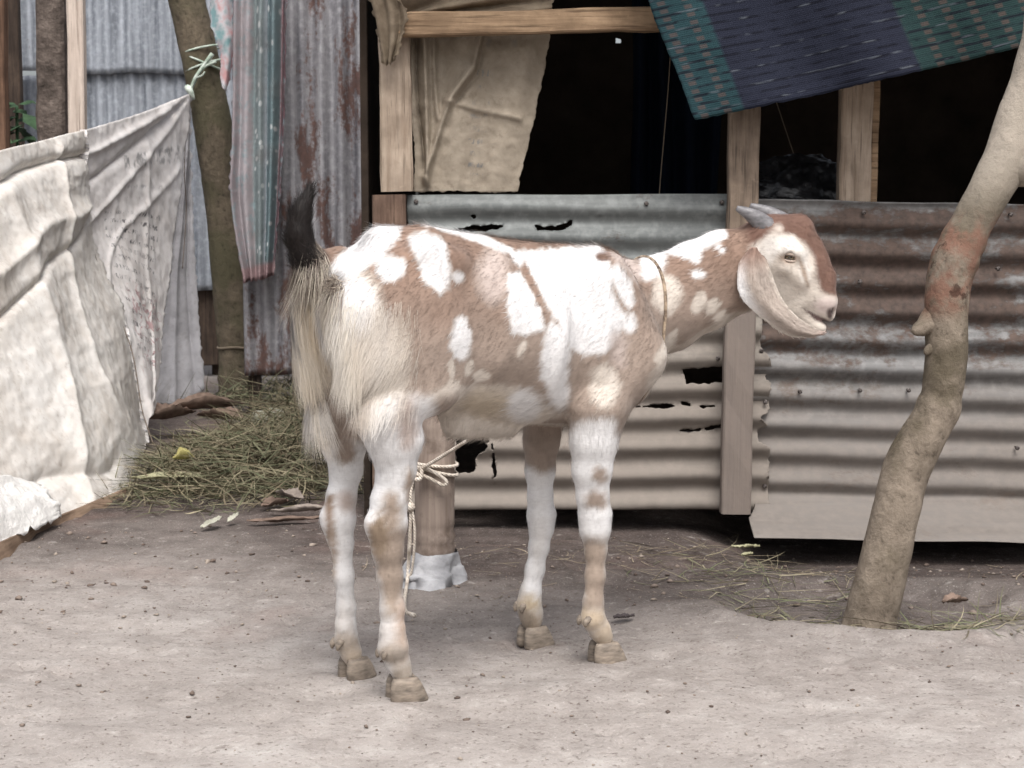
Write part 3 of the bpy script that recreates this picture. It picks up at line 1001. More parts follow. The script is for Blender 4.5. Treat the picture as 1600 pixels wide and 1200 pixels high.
BRB = m.out(m.ramp(m.noise(m.map(m.pos, (1, 1, 8)), 9, 6), [(.3, S(104, 82, 64)), (.7, S(158, 130, 104))]), None, m.noise(m.pos, 30, 5), .4, .01)
cloth('torn_board', [[(-240, 950, 3.1), (-240, 990, 3.04)], [(-90, 884, 3.5), (-95, 915, 3.46)], [(0, 846, 3.80), (0, 880, 3.74)], [(90, 806, 4.2), (88, 832, 4.16)], [(170, 774, 4.56), (178, 792, 4.5)], [(216, 758, 4.86), (216, 770, 4.8)]], 90, 14, BRB,
      None, lambda U, Vv, P: .012 * fbm(P * 6, 103, 3).reshape(U.shape) - .01 * Vv, 'torn brown board edge lying along the ground under the sack screen', 'board', fray=.016, seed=8, thick=.006)

# sack cloth hung in the shed window
def print_win(m, c):
    c = text_rows(m, c, (.52, .66), (.38, .9), 16, S(112, 120, 128), .6, .5, 60)
    return text_rows(m, c, (.6, .8), (.02, .3), 9, S(120, 126, 130), .4, .5, 40)


SACK_W = sacking('window_sacking', S(182, 166, 144), S(150, 135, 114), S(112, 96, 78), .35, 800, print_win, .75)


def dispW(U, Vv, P):
    d = .006 * fbm(P * 7, 111, 3).reshape(U.shape) + .002 * fbm(P * 40, 112, 3).reshape(U.shape) + .003 * ridged(P * 9, 113, 3).reshape(U.shape)
    d += crease(U, Vv, [(.60, .1), (.52, .38), (.36, .5), (.22, .72), (.1, .92)], .025, .03)
    d += crease(U, Vv, [(.62, .1), (.55, .40), (.40, .53)], .02, -.02)
    d += crease(U, Vv, [(.30, .52), (.55, .56), (.9, .6)], .012, .012)
    d += crease(U, Vv, [(.10, .0), (.14, .5), (.12, .95)], .025, .03) + crease(U, Vv, [(.2, .0), (.2, .35), (.24, .6)], .025, .02)
    d += crease(U, Vv, [(.05, .0), (.06, .4), (.1, .9)], .02, -.025)
    d += .014 * np.sin(U * 16 + 2 * Vv) * (1 - .6 * Vv)
    return d


cloth('window_sack', [[(636, 20, 4.262), (640, 60, 4.27), (640, 150, 4.275), (647, 230, 4.275), (648, 299, 4.268)], [(735, 20, 4.27), (738, 60, 4.275), (733, 150, 4.285), (728, 230, 4.28), (728, 300, 4.272)],
                      [(860, 20, 4.275), (858, 60, 4.28), (842, 150, 4.285), (822, 240, 4.285), (808, 300, 4.275)]], 110, 120, SACK_W, None, dispW,
      'beige woven sack hung as a curtain in the shed window', 'sack curtain', fray=.004, seed=9)
# fray threads on its edge are part of the cloth's own hem; the other sack is slung over the rail
SACK_T = sacking('rail_sacking', S(160, 142, 116), S(120, 102, 80), S(88, 72, 56), .45, 800, None, .8)


def dispT(U, Vv, P):
    return .008 * fbm(P * 8, 121, 3).reshape(U.shape) + .012 * ridged(P * 9, 122, 3).reshape(U.shape) + .016 * np.sin(9 * U + 22 * Vv)


slung = thing('slung_sack', aty(700, 30, 4.2), 'brown sacking slung over the rail at the shed corner', 'sack cloth')
cloth('fold', [[(600, -90, 4.22), (585, -40, 4.19), (608, 10, 4.17), (650, 26, 4.165)], [(720, -90, 4.24), (720, -40, 4.21), (725, 0, 4.2), (735, 22, 4.21)], [(875, -90, 4.25), (868, -40, 4.23), (864, 0, 4.22), (860, 20, 4.225)]],
      80, 50, SACK_T, slung, dispT, fray=.006, seed=10)
cloth('tongue', [[(556, -60, 4.18), (580, 0, 4.17), (592, 50, 4.17), (602, 92, 4.175)], [(580, -60, 4.165), (605, 0, 4.155), (612, 50, 4.158), (608, 96, 4.17)], [(600, -60, 4.17), (628, 0, 4.15), (634, 40, 4.155), (616, 90, 4.172)]],
      30, 60, SACK_T, slung, lambda U, Vv, P: .004 * ridged(P * 14, 124, 3).reshape(U.shape) + .008 * np.sin(14 * U), fray=.016, seed=11)

# checked cotton cloth hung from the eaves
m = Mat('checked_cotton', .85, .15)
x = m.xyz(m.uv)
u, v = x[0], x[1]
NAVY, TEAL, GRN = S(34, 38, 54), S(30, 62, 68), S(30, 56, 56)
c = m.ramp(u, [(0, TEAL), (.098, TEAL), (.104, NAVY), (.452, NAVY), (.458, GRN), (.778, GRN), (.784, NAVY), (.985, NAVY)], 'LINEAR')
c = m.mix(m.math('MULTIPLY', m.math('SUBTRACT', 1.0, m.sm(.02, .05, m.math('SUBTRACT', .24, v))), 0.0), c, NAVY)
vt = m.math('FRACT', m.math('MULTIPLY', v, 34.0))
dash = m.noise(m.map(m.uv, (26, 34, 1)), 1.0, 2, .5)
c = m.mix(m.math('MULTIPLY', box01(m, vt, .1, .42, .1), m.ramp(dash, [(.42, .15), (.55, .85)])), c, S(18, 20, 32))
dash2 = m.noise(m.map(m.uv, (22, 51, 1), (3, 9, 1)), 1.0, 1, .5)
lite = m.math('MULTIPLY', box01(m, m.math('FRACT', m.math('MULTIPLY', v, 17.0)), .55, .66, .05), m.ramp(dash2, [(.54, 0.0), (.66, .4)]))
c = m.mix(lite, c, S(112, 120, 130))
isn = m.math('ADD', m.math('SUBTRACT', 1.0, m.sm(.095, .105, u)), box01(m, u, .46, .775, .006), clamp=True)
uf = m.math('FRACT', m.math('MULTIPLY', u, 21.0))
orr = m.math('MULTIPLY', m.math('MULTIPLY', box01(m, uf, .30, .62, .05), box01(m, vt, .45, .95, .06)), isn)
c = m.mix(m.math('MULTIPLY', orr, .45), c, S(98, 70, 62))
top = m.math('SUBTRACT', 1.0, m.sm(.50, .53, v))
c = m.mix(m.math('MULTIPLY', top, .75), c, S(86, 58, 92))
c = m.mix(m.math('MULTIPLY', box01(m, v, .5, .53, .006), .8), c, S(118, 50, 58))
fine = m.math('SINE', m.math('MULTIPLY', v, 900.0))
CHECK = m.out(c, None, m.math('ADD', m.math('MULTIPLY', fine, .2), m.noise(m.pos, 40, 4)), .25, .004)


def dispC(U, Vv, P):
    return .026 * np.sin(9 * U + 2.0 * Vv + 1.2 * np.sin(5 * U)) + .013 * np.sin(25 * U - 3 * Vv + 1) * Vv + .006 * fbm(P * 8, 131, 3).reshape(U.shape)


cl_y = 4.07
def ck(u_, v_):   # photo pixels of the cloth's weave directions
    return (1085 + 515 * u_ - 75 * (1 - v_) * 2.2, 188 - 115 * u_ + 10 * u_ * (1 - u_) - 188 * (1 - v_) * 2.2, cl_y + .0 * u_)


cloth('checked_cloth', [[ck(a, b) for b in (0, .33, .66, 1)] for a in (0, .3, .6, .9, 1.2, 1.5)], 170, 80, CHECK, None, dispC,
      'navy and teal checked cotton cloth hanging from the shed eaves', 'cloth', fray=.002, seed=12)
# patterned curtain on the rust-streaked sheet, and a pink rag by the tree
m = Mat('flower_curtain', .85, .15)
x = m.xyz(m.uv)
c = m.ramp(x[0], [(0, S(140, 128, 132)), (.20, S(164, 156, 160)), (.36, S(150, 140, 144)), (.42, S(112, 126, 128)), (.58, S(120, 132, 134)), (.63, S(172, 178, 186)), (.66, S(96, 116, 122)), (.86, S(106, 128, 132)), (.9, S(150, 112, 118)), (.97, S(96, 70, 76))])
fl = m.vor(m.map(m.uv, (9, 26, 1)), 1.0)
c = m.mix(m.math('MULTIPLY', m.ramp(fl, [(.16, .7), (.3, 0.0)]), box01(m, x[0], .42, .88, .02)), c, S(196, 200, 200))
nb = m.noise(m.pos, 22, 5, .65)
c = m.mix(m.math('MULTIPLY', m.ramp(nb, [(.5, 0.0), (.64, .5)]), m.math('SUBTRACT', 1.0, box01(m, x[0], .42, .88, .02))), c, S(112, 150, 156))
c = m.mix(m.sm(.93, .955, x[1]), c, S(158, 128, 130))
c = m.mix(m.ramp(m.noise(m.pos, 7, 6, .6), [(.5, 0.0), (.7, .4)]), c, S(112, 100, 96))
FLOW = m.out(c, None, m.noise(m.pos, 30, 4), .3, .01)
cloth('patterned_curtain', [[(366, -60, 6.42), (364, 200, 6.42), (362, 320, 6.42), (384, 440, 6.42)], [(405, -60, 6.42), (403, 150, 6.42), (404, 300, 6.42), (405, 437, 6.42)], [(450, -60, 6.42), (447, 150, 6.42), (440, 300, 6.42), (430, 430, 6.42)]],
      90, 60, FLOW, None, lambda U, Vv, P: .022 * np.sin(2 * math.pi * U * 4.2 + .8 * Vv) + .01 * np.sin(31 * U + 2) + .008 * fbm(P * 5, 141, 3).reshape(U.shape),
      'faded teal flowered curtain hanging down the rust-streaked tin sheet', 'curtain', fray=.008, seed=13)
m = Mat('pink_rag', .85, .15)
n = m.noise(m.pos, 12, 5)
RAG = m.out(m.ramp(n, [(.38, S(122, 164, 168)), (.5, S(196, 192, 196)), (.6, S(204, 150, 150))]), None, m.noise(m.pos, 50, 4), .3, .01)
cloth('hanging_rag', [[(328, -40, 6.8), (330, 30, 6.8), (338, 60, 6.78), (347, 85, 6.78), (346, 120, 6.78)], [(345, -40, 6.77), (348, 30, 6.76), (354, 60, 6.76), (356, 90, 6.76), (350, 142, 6.76)], [(364, -40, 6.8), (363, 30, 6.8), (364, 66, 6.8), (360, 100, 6.8), (352, 140, 6.8)]],
      26, 60, RAG, None, lambda U, Vv, P: .006 * ridged(P * 6, 151, 2).reshape(U.shape), 'small pink and teal rag hanging beside the mossy trunk', 'rag', fray=.006, seed=14)

# things inside the dark window
m = Mat('blue_drape', .9, .1)
BLUE = m.out(m.ramp(m.noise(m.map(m.pos, (6, 1, .5)), 2, 4), [(.3, S(12, 18, 30)), (.7, S(24, 36, 56))]))
cloth('blue_drape', [[(985, -90, 5.3), (990, 120, 5.3), (985, 300, 5.3), (990, 420, 5.3)], [(1050, -90, 5.3), (1052, 120, 5.3), (1055, 300, 5.3), (1055, 420, 5.3)], [(1135, -90, 5.3), (1130, 120, 5.3), (1120, 300, 5.3), (1115, 420, 5.3)]],
      60, 40, BLUE, None, lambda U, Vv, P: .03 * np.sin(22 * U), 'dark blue drape hanging inside the shed behind the window', 'drape', seed=15)
tag(mesh('hanging_string', *tube(catmull([aty(1056, -90, 4.45), aty(1046, 110, 4.45), aty(1030, 306, 4.45), aty(1026, 420, 4.45)], 24), .0016, 5), CORD_OLD, loc=aty(1030, 300, 4.45)),
    'thin string hanging down in the shed window left of the middle post', 'string')
tag(mesh('slanting_string', *tube(catmull([aty(1200, 120, 4.6), aty(1240, 240, 4.6), aty(1262, 300, 4.6), aty(1300, 440, 4.6)], 24), .0013, 5), CORD_OLD, loc=aty(1262, 300, 4.6)),
    'thin string slanting inside the window between the two posts', 'string')
m = Mat('dark_plastic', .22, .6)
DPL = m.out(m.ramp(m.noise(m.pos, 14, 4), [(.35, S(14, 14, 16)), (.65, S(40, 40, 42))]), None, m.noise(m.pos, 30, 5, .7), .6, .01)
cloth('plastic_bundle', [[(1180, 262, 4.62), (1182, 285, 4.52), (1180, 330, 4.45), (1180, 420, 4.4)], [(1225, 250, 4.64), (1225, 280, 4.5), (1225, 330, 4.42), (1225, 420, 4.38)], [(1270, 245, 4.62), (1272, 278, 4.5), (1270, 330, 4.42), (1270, 420, 4.38)], [(1318, 266, 4.64), (1318, 288, 4.52), (1318, 330, 4.45), (1318, 420, 4.4)]],
      50, 50, DPL, None, lambda U, Vv, P: .02 * ridged(P * 11, 181, 4).reshape(U.shape), 'crumpled dark plastic bundle in the window between the two posts', 'plastic bundle', seed=16)

# ================================================================== BAMBOO STAKE, ROPE, LITTER
BB = gnd(681, 908)
by = BB[1]
m = Mat('old_bamboo', .75, .3)
g = m.noise(m.map(m.pos, (60, 60, 2.5)), 1.0, 6, .6)
c = m.ramp(g, [(.3, S(112, 94, 82)), (.7, S(158, 140, 126))])
c = m.mix(m.ramp(m.noise(m.pos, 18, 6, .65), [(.35, .6), (.5, 0.0)]), c, S(84, 66, 54))
BAMB = m.out(c, None, g, .4, .004)
stake = thing('bamboo_stake', BB, 'thick grey bamboo stake behind the goat with rope tied to it', 'stake')
zs = np.concatenate([np.linspace(-.12, .66, 60)])
rr = np.full(60, .0445)
for zn in (.075, .105, .36, .60):
    rr += .004 * np.exp(-((zs - zn) / .006) ** 2) - .003 * np.exp(-((zs - zn - .012) / .006) ** 2)
mesh('stem', *tube([BB + [.012 * (z - .3), 0, z] for z in zs], rr, 24, .03, 31), BAMB, stake)
mesh('rim', *tube([BB + np.array([.004 + .036 * math.cos(a), .036 * math.sin(a), .662]) for a in np.linspace(0, 2 * math.pi, 24)], .008, 8, .1, 2), BAMB, stake)

m = Mat('grey_plastic', .45, .5)
PLG = m.out(m.ramp(m.noise(m.pos, 22, 6), [(.3, S(124, 124, 127)), (.65, S(166, 166, 169))]), None, m.noise(m.pos, 70, 5, .7), .5, .006)
# plastic bag pulled round the foot of the stake: a crumpled skirt spreading to the left front
na, nr = 56, 22
V = []
for i in range(na):
    a = 2 * math.pi * i / na
    toward = max(0, math.cos(a - math.radians(218)))
    for k in range(nr):
        t = k / (nr - 1)
        r = .047 + (.012 + .06 * toward ** 2) * t ** .8 + .007 * math.sin(5 * a + 3 * t) * t
        z = .062 * (1 - t) ** 1.2 + .006
        V.append(BB + [r * math.cos(a), r * math.sin(a), z])
V = np.array(V)
V += np.stack([.010 * ridged(V * 26, 161 + q, 3) for q in range(3)], 1) * np.tile(np.linspace(.2, 1, nr), na)[:, None]
V[:, 2] = np.where(np.tile(np.arange(nr), na) >= nr - 2, -.006, np.maximum(V[:, 2], .006))
F = [(i * nr + k, ((i + 1) % na) * nr + k, ((i + 1) % na) * nr + k + 1, i * nr + k + 1) for i in range(na) for k in range(nr - 1)]
bag = mesh('plastic_bag', V, F, PLG, loc=BB)
tag(bag, 'crumpled grey-white plastic bag wrapped round the foot of the bamboo stake', 'plastic bag')
m = Mat('tether_rope', .85, .15)
ROPE = m.out(m.ramp(m.noise(m.pos, 60, 4), [(.3, S(168, 152, 134)), (.7, S(222, 210, 194))]), None, m.math('SINE', m.math('MULTIPLY', m.math('ADD', m.xyz(m.pos)[0], m.xyz(m.pos)[2]), 900.0)), .5, .002)
zr = aty(660, 733, by)[2]
parts = []
hitch = aty(650, 728, by - .05)
NECK_TIE = None


def ring(z, tl, n=40, r=.0495, ph=0.0):
    return [BB + np.array([.012 * (z - .3) + r * math.cos(a), r * math.sin(a), z + tl * math.cos(a + ph)]) for a in np.linspace(0, 2 * math.pi, n)]


def tether(neck_pt):
    parts.append(tube(ring(zr + .002, -.014), .0042, 7))
    parts.append(tube(ring(zr + .014, -.004), .0042, 7))
    h = BB + np.array([-.035, -.05, zr + .004])
    line = np.array([h + (neck_pt - h) * t + np.array([0, 0, -.012 * math.sin(math.pi * t)]) for t in np.linspace(0, 1, 40)])
    parts.append(tube(line, .0042, 7))
    parts.append(tube(catmull([h, h + [.02, -.01, .006], h + [.06, -.012, -.018], h + [.055, -.012, -.03], h + [.02, -.012, -.012], h + [-.01, -.006, -.004]], 30), .0042, 7))
    parts.append(tube(catmull([h + [-.004, -.008, .01], h + [-.014, -.012, -.01], h + [.004, -.014, -.016], h + [.01, -.008, .006]], 16), .005, 7))
    a = aty(641, 775, by - .07)
    parts.append(tube(catmull([h, aty(645, 750, by - .06), a, aty(642, 792, by - .07), aty(640, 850, by - .07), aty(637, 900, by - .07), gnd(632, 950, .012), gnd(648, 962, .008)], 50), .0045, 7, .15, 3))
    parts.append(tube([aty(643, 786, by - .07), aty(641, 792, by - .072), aty(642, 799, by - .07)], [.006, .011, .006], 8, .2, 4))
    parts.append(tube(catmull([a, aty(648, 830, by - .075), aty(645, 880, by - .075), aty(640, 905, by - .07)], 24), .003, 6))
    return tag(mesh('tether_rope', *join(parts), ROPE, loc=h), 'pale tether rope from the bamboo stake to the goat', 'rope')


# ---------------------------------------------------------------- grass heap
m = Mat('grass_blade', .75, .25)
GRASS = m.out(m.mix(m.ramp(m.noise(m.pos, 40, 3), [(.4, 0.0), (.7, .3)]), m.attr(), S(60, 54, 40)))


def blades(n, cx, cy, sx, sy, hz, lmin, lmax, cols, seed, flat=.35, wid=.0032, fall=1.0):
    r = np.random.default_rng(seed)
    q = r.normal(size=(n, 2)) * .5
    q = q[np.hypot(q[:, 0], q[:, 1]) < 1.15]
    n = len(q)
    x, y = cx + sx * q[:, 0], cy + sy * q[:, 1]
    hh = hz * np.clip(1 - np.hypot(q[:, 0], q[:, 1]) ** 2, 0, 1) ** fall
    P = np.stack([x, y, ground_z(x[:, None], y[:, None])[:, 0] + hh * r.random(n) ** .5], 1)
    az = r.random(n) * 2 * math.pi
    el = np.abs(r.normal(0, flat, n)) + .03
    D = np.stack([np.cos(az) * np.cos(el), np.sin(az) * np.cos(el), np.sin(el)], 1)
    N = r.normal(size=(n, 3))
    N[:, 2] = np.abs(N[:, 2]) + .6
    N /= np.linalg.norm(N, axis=1)[:, None]
    bend = r.normal(size=(n, 3)) * .28
    bend[:, 2] = -np.abs(r.normal(0, .35, n)) * (el > .15)
    L = r.uniform(lmin, lmax, n)
    C = np.array(cols)[r.integers(0, len(cols), n)] * r.uniform(.7, 1.25, (n, 1))
    T = C * .65 + .35 * np.array(S(150, 138, 104))
    V, F, CC, NR = ribbons(P, D, N, L, np.full(n, wid) * r.uniform(.6, 1.5, n), C, 4, bend, None, T)
    V[:, 2] = np.maximum(V[:, 2], ground_z(V[:, :1], V[:, 1:2])[:, 0] + .003)
    return V, F, CC


GC = [S(88, 92, 62), S(104, 106, 74), S(72, 80, 52), S(128, 118, 88), S(116, 102, 78), S(92, 80, 60), S(140, 130, 100)]
hc = gnd(375, 765)
heap = [blades(4300, hc[0], hc[1] + .25, .42, .62, .13, .06, .2, GC, 41, .4, .0034), blades(2400, hc[0] + .1, hc[1] + .85, .36, .6, .16, .08, .22, GC, 42, .5, .0036),
        blades(1500, gnd(470, 740)[0], gnd(470, 740)[1] + .1, .26, .4, .11, .06, .18, GC, 43, .4, .0032), blades(700, hc[0] - .05, hc[1] - .12, .42, .22, .02, .04, .12, GC, 44, .3, .003),
        blades(900, gnd(340, 740)[0], gnd(420, 640)[1], .5, .5, .12, .08, .2, GC[:4], 45, .6, .004)]
off, VV, FF, CC = 0, [], [], []
for v_, f_, c_ in heap:
    VV.append(v_), FF.append(f_ + off), CC.append(c_)
    off += len(v_)
gh = mesh('cut_grass', np.concatenate(VV), np.concatenate(FF), GRASS, col=np.concatenate(CC), loc=(hc[0], hc[1], 0), smooth=False)
tag(gh, 'heap of cut green and straw coloured grass between the sack screen and the goat', 'grass', kind='stuff')
# low dark compost core under the heap
q = np.linspace(0, 1, 40)
A_, R_ = np.meshgrid(np.linspace(0, 2 * math.pi, 48, endpoint=False), np.linspace(0, 1, 18), indexing='ij')
cx, cy = hc[0] + .05, hc[1] + .55
X, Y = cx + .40 * R_ * np.cos(A_), cy + .80 * R_ * np.sin(A_)
Z = .13 * (1 - R_ ** 2) - .02
P = np.stack([X, Y, Z], -1).reshape(-1, 3)
P[:, 2] += .03 * fbm(P * 9, 171, 4)
F = [(i * 18 + k, ((i + 1) % 48) * 18 + k, ((i + 1) % 48) * 18 + k + 1, i * 18 + k + 1) for i in range(48) for k in range(17)]
m = Mat('compost', .95, .1)
tag(mesh('litter_mound', P, F, m.out(m.ramp(m.noise(m.pos, 26, 6, .7), [(.35, S(46, 40, 30)), (.65, S(92, 82, 58))]), None, m.noise(m.pos, 40, 5), .8, .02), loc=(cx, cy, 0)),
    'dark mound of rotting litter under the grass heap', 'litter', kind='stuff')

GC2 = [S(120, 120, 88), S(98, 106, 70), S(140, 130, 102), S(96, 86, 66)]
t1, t2 = gnd(1180, 900), gnd(1480, 970)
sc = [blades(170, t1[0], t1[1], .26, .22, .01, .05, .16, GC2, 51, .12, .0026), blades(260, t2[0], t2[1], .24, .12, .02, .05, .15, GC2, 52, .25, .0026),
      blades(70, gnd(1130, 860)[0], gnd(1130, 860)[1], .3, .16, .01, .06, .2, [S(92, 82, 66), S(120, 104, 82), S(140, 130, 100)], 53, .08, .0026),
      blades(60, gnd(1215, 945)[0], gnd(1215, 945)[1], .14, .07, .01, .05, .13, GC2, 54, .2, .003),
      blades(130, .9, 3.6, .9, .5, .005, .03, .1, [S(104, 90, 74), S(140, 124, 100)], 55, .06, .0022), blades(90, .05, 3.75, .5, .3, .005, .03, .12, [S(104, 90, 74), S(150, 134, 110)], 56, .08, .0022)]
off, VV, FF, CC = 0, [], [], []
for v_, f_, c_ in sc:
    VV.append(v_), FF.append(f_ + off), CC.append(c_)
    off += len(v_)
tag(mesh('loose_grass', np.concatenate(VV), np.concatenate(FF), GRASS, col=np.concatenate(CC), loc=(t2[0], t2[1], 0), smooth=False),
    'loose grass stalks scattered on the earth round the crooked tree', 'grass', kind='stuff')

# ---------------------------------------------------------------- single pieces of litter
def leafmat(name, a, b):
    m = Mat(name, .8, .25)
    n = m.noise(m.map(m.pos, (3, 3, 3)), 9, 6, .6)
    return m.out(m.ramp(n, [(.3, b), (.7, a)]), None, m.noise(m.pos, 60, 4), .4, .004)


LF_DRY = leafmat('dry_leaf', S(132, 108, 92), S(74, 58, 48))
LF_PALE = leafmat('pale_sheath', S(176, 172, 130), S(134, 130, 92))
LF_GREY = leafmat('grey_wood_chip', S(150, 136, 124), S(96, 84, 76))
LF_WHITE = leafmat('white_shard', S(176, 174, 156), S(140, 138, 120))
LF_GREEN = leafmat('green_leaf', S(52, 84, 48), S(26, 48, 28))
LF_YEL = leafmat('yellow_leaf', S(178, 168, 84), S(132, 122, 60))


def curl_leaf(name, px, py, z, length, width, az, mat, label, cat, group=None, curl=.3, tilt=0.0, seed=0, jag=.05):
    """A curled sheath or leaf: length along az, lifted edges, ragged outline."""
    nu, nv = 16, 9
    c0 = gnd(px, py, z)
    r = np.random.default_rng(seed)
    t = np.linspace(-.5, .5, nu)
    V = []
    for i, a in enumerate(t):
        wd = width * (1 - (2 * abs(a)) ** 2.2 * .85) * (1 + jag * r.normal())
        for k in range(nv):
            s = (k / (nv - 1) - .5) * wd
            zz = curl * (s * s) / max(width, 1e-4) * 2 + .18 * length * a * a * curl + tilt * a * length + .004 * r.normal() * .4
            V.append(c0 + [length * a * math.cos(az) - s * math.sin(az), length * a * math.sin(az) + s * math.cos(az), max(zz + .004, .003 - z)])
    o = mesh(name, V, grid_faces(nu, nv), mat, loc=c0)
    sm = o.modifiers.new('thickness', 'SOLIDIFY')
    sm.thickness = .002
    return tag(o, label, cat, group)


curl_leaf('dry_leaf', 320, 640, .10, .30, .10, .4, LF_DRY, 'broad curled brown dry leaf sheath in front of the mossy trunk', 'leaf', curl=1.0, seed=1)
curl_leaf('dry_leaf', 262, 655, .08, .26, .08, .9, LF_DRY, 'dark dry leaf beside the lower corner of the sack screen', 'leaf', curl=1.2, seed=2)
curl_leaf('dry_leaf', 345, 655, .08, .22, .09, -.5, LF_DRY, 'second curled brown dry leaf, right of the broad one', 'leaf', curl=.8, seed=3)
curl_leaf('leaf_sheath', 262, 748, .05, .21, .09, .08, LF_PALE, 'flat pale green leaf sheath at the left of the grass heap', 'leaf', curl=.25, seed=4, jag=.05)
curl_leaf('yellow_leaf', 287, 718, .10, .06, .05, .3, LF_YEL, 'small yellow leaf lying in the grass heap', 'leaf', curl=1.2, seed=5, jag=.05)
curl_leaf('white_shard', 330, 818, .02, .07, .03, .9, LF_WHITE, 'larger of two whitish leaf shards in front of the grass heap', 'leaf shard', curl=.2, tilt=.25, seed=6)
curl_leaf('white_shard', 364, 810, .02, .055, .016, 1.2, LF_WHITE, 'smaller of two whitish leaf shards in front of the grass heap', 'leaf shard', curl=.2, tilt=.25, seed=7)
curl_leaf('wood_chip', 452, 778, .03, .14, .045, -.9, LF_GREY, 'grey curled bark chip at the right of the grass heap', 'bark', curl=.9, seed=8)
curl_leaf('wood_chip', 470, 800, .02, .17, .03, -.2, LF_GREY, 'long grey bark strip on the ground behind the hind legs', 'bark', curl=.9, seed=9, tilt=.1)
curl_leaf('wood_chip', 445, 815, .01, .20, .028, .25, LF_DRY, 'dark stick of bark at the near edge of the grass heap', 'bark', curl=.6, seed=10)
curl_leaf('wood_chip', 430, 790, .02, .10, .04, .9, LF_DRY, 'small brown bark chip in the right of the grass heap', 'bark', curl=.9, seed=11)
curl_leaf('brick_chip', 322, 572, .0, .09, .05, .2, leafmat('brick_red', S(150, 104, 82), S(110, 76, 60)), 'reddish chip on the ground left of the mossy trunk', 'chip', curl=.9, seed=12)
curl_leaf('fallen_leaf', 975, 966, .004, .045, .018, .3, leafmat('dark_leaf', S(86, 76, 76), S(60, 52, 52)), 'small dark leaf on the earth right of the front hooves', 'leaf', curl=.5, seed=13)
curl_leaf('fallen_leaf', 1492, 942, .004, .06, .03, .3, LF_DRY, 'brown fallen leaf right of the crooked tree foot', 'leaf', curl=.9, seed=14)
curl_leaf('wood_sliver', 1165, 856, .006, .07, .014, .1, LF_PALE, 'pale bamboo sliver on the earth under the shed post', 'sliver', curl=.5, seed=15, jag=.03)
curl_leaf('wood_sliver', 1168, 868, .004, .035, .014, .6, LF_PALE, 'short pale sliver just below the longer bamboo sliver', 'sliver', curl=.5, seed=16, jag=.03)
for k, (px, py, lb) in enumerate([(408, 640, 'left of two whitish lumps in the grass by the mossy trunk'), (432, 634, 'right of two whitish lumps in the grass by the mossy trunk')]):
    c0 = gnd(px, py + 35, .06)
    V, F = tube(catmull([c0 + [0, 0, -.08], c0 + [.004, 0, .0], c0 + [.0, 0, .055], c0 + [.004, 0, .075]], 12), np.array([.03, .032, .034, .035, .035, .034, .034, .032, .03, .026, .018, .004]), 12, .2, 60 + k)
    tag(mesh('pale_lump', V, F, LF_WHITE, loc=c0), lb, 'lump')

# leafy plant seen in the gap at the far left
plant = thing('leafy_plant', aty(28, 300, 7.6) * [1, 1, 0], 'dark green leafy plant in the gap behind the left post', 'plant')
r = np.random.default_rng(5)
mesh('stem', *tube(catmull([aty(30, 420, 7.6) * [1, 1, 0], aty(28, 260, 7.6), aty(26, 165, 7.6)], 12), .008, 6), LF_GREEN, plant)
for k in range(26):
    c0 = aty(27 + r.normal() * 10, 160 + 3.4 * k, 7.6 + r.normal() * .05)
    a, l = r.random() * 6.28, r.uniform(.09, .16)
    d = np.array([math.cos(a), math.sin(a) * .6, r.uniform(-.6, .2)])
    d /= np.linalg.norm(d)
    s = np.cross(d, [0, -.4, 1])
    s /= np.linalg.norm(s)
    L = [c0, c0 + d * l * .35 + s * l * .28, c0 + d * l * .75 + s * l * .2, c0 + d * l + [0, 0, -.02], c0 + d * l * .75 - s * l * .2, c0 + d * l * .35 - s * l * .28, c0 + d * l * .5 + [0, 0, .012]]
    mesh('leaf', L, [(0, 1, 6), (1, 2, 6), (2, 3, 6), (3, 4, 6), (4, 5, 6), (5, 0, 6)], LF_GREEN, plant)

# clods, crumbs and twigs on the trodden earth
r = np.random.default_rng(77)
n = 2100
x = r.uniform(-1.5, 1.6, n)
y = 1.9 + 2.3 * r.random(n) ** .75
y[1500:] = r.uniform(3.2, 4.15, 600)
sz = .0014 + .0034 * r.random(n) ** 5
sz[1500:] = .0015 + .006 * r.random(600) ** 5
ico = np.array([(0, 0, 1), (.9, 0, .3), (.28, .85, .3), (-.72, .53, .3), (-.72, -.53, .3), (.28, -.85, .3), (.6, .5, -.5), (-.6, .4, -.5), (0, -.8, -.5)])
icf = [(0, 1, 2), (0, 2, 3), (0, 3, 4), (0, 4, 5), (0, 5, 1), (1, 6, 2), (2, 6, 7), (2, 7, 3), (3, 7, 4), (4, 7, 8), (4, 8, 5), (5, 8, 1), (1, 8, 6)]
a = r.random(n) * 6.28
V = np.einsum('n,kj->nkj', sz, ico) * (1 + .3 * r.normal(size=(n, 9, 3))) * np.array([1.5, 1.1, .75])
ca, sa = np.cos(a)[:, None], np.sin(a)[:, None]
V = np.stack([V[..., 0] * ca - V[..., 1] * sa, V[..., 0] * sa + V[..., 1] * ca, V[..., 2]], -1)
V += np.stack([x, y, ground_z(x[:, None], y[:, None])[:, 0] + sz * .4], 1)[:, None]
F = (np.array(icf)[None] + 9 * np.arange(n)[:, None, None]).reshape(-1, 3)
cl = np.array([S(110, 94, 84), S(128, 112, 100), S(92, 78, 70), S(150, 136, 122)])[r.integers(0, 4, n)]
m = Mat('clod', .95, .1)
tag(mesh('soil_crumbs', V.reshape(-1, 3), F, m.out(m.attr()), col=np.repeat(cl, 9, 0), loc=(0, 3, 0)), 'small crumbs of soil scattered over the yard', 'soil crumbs', kind='stuff')

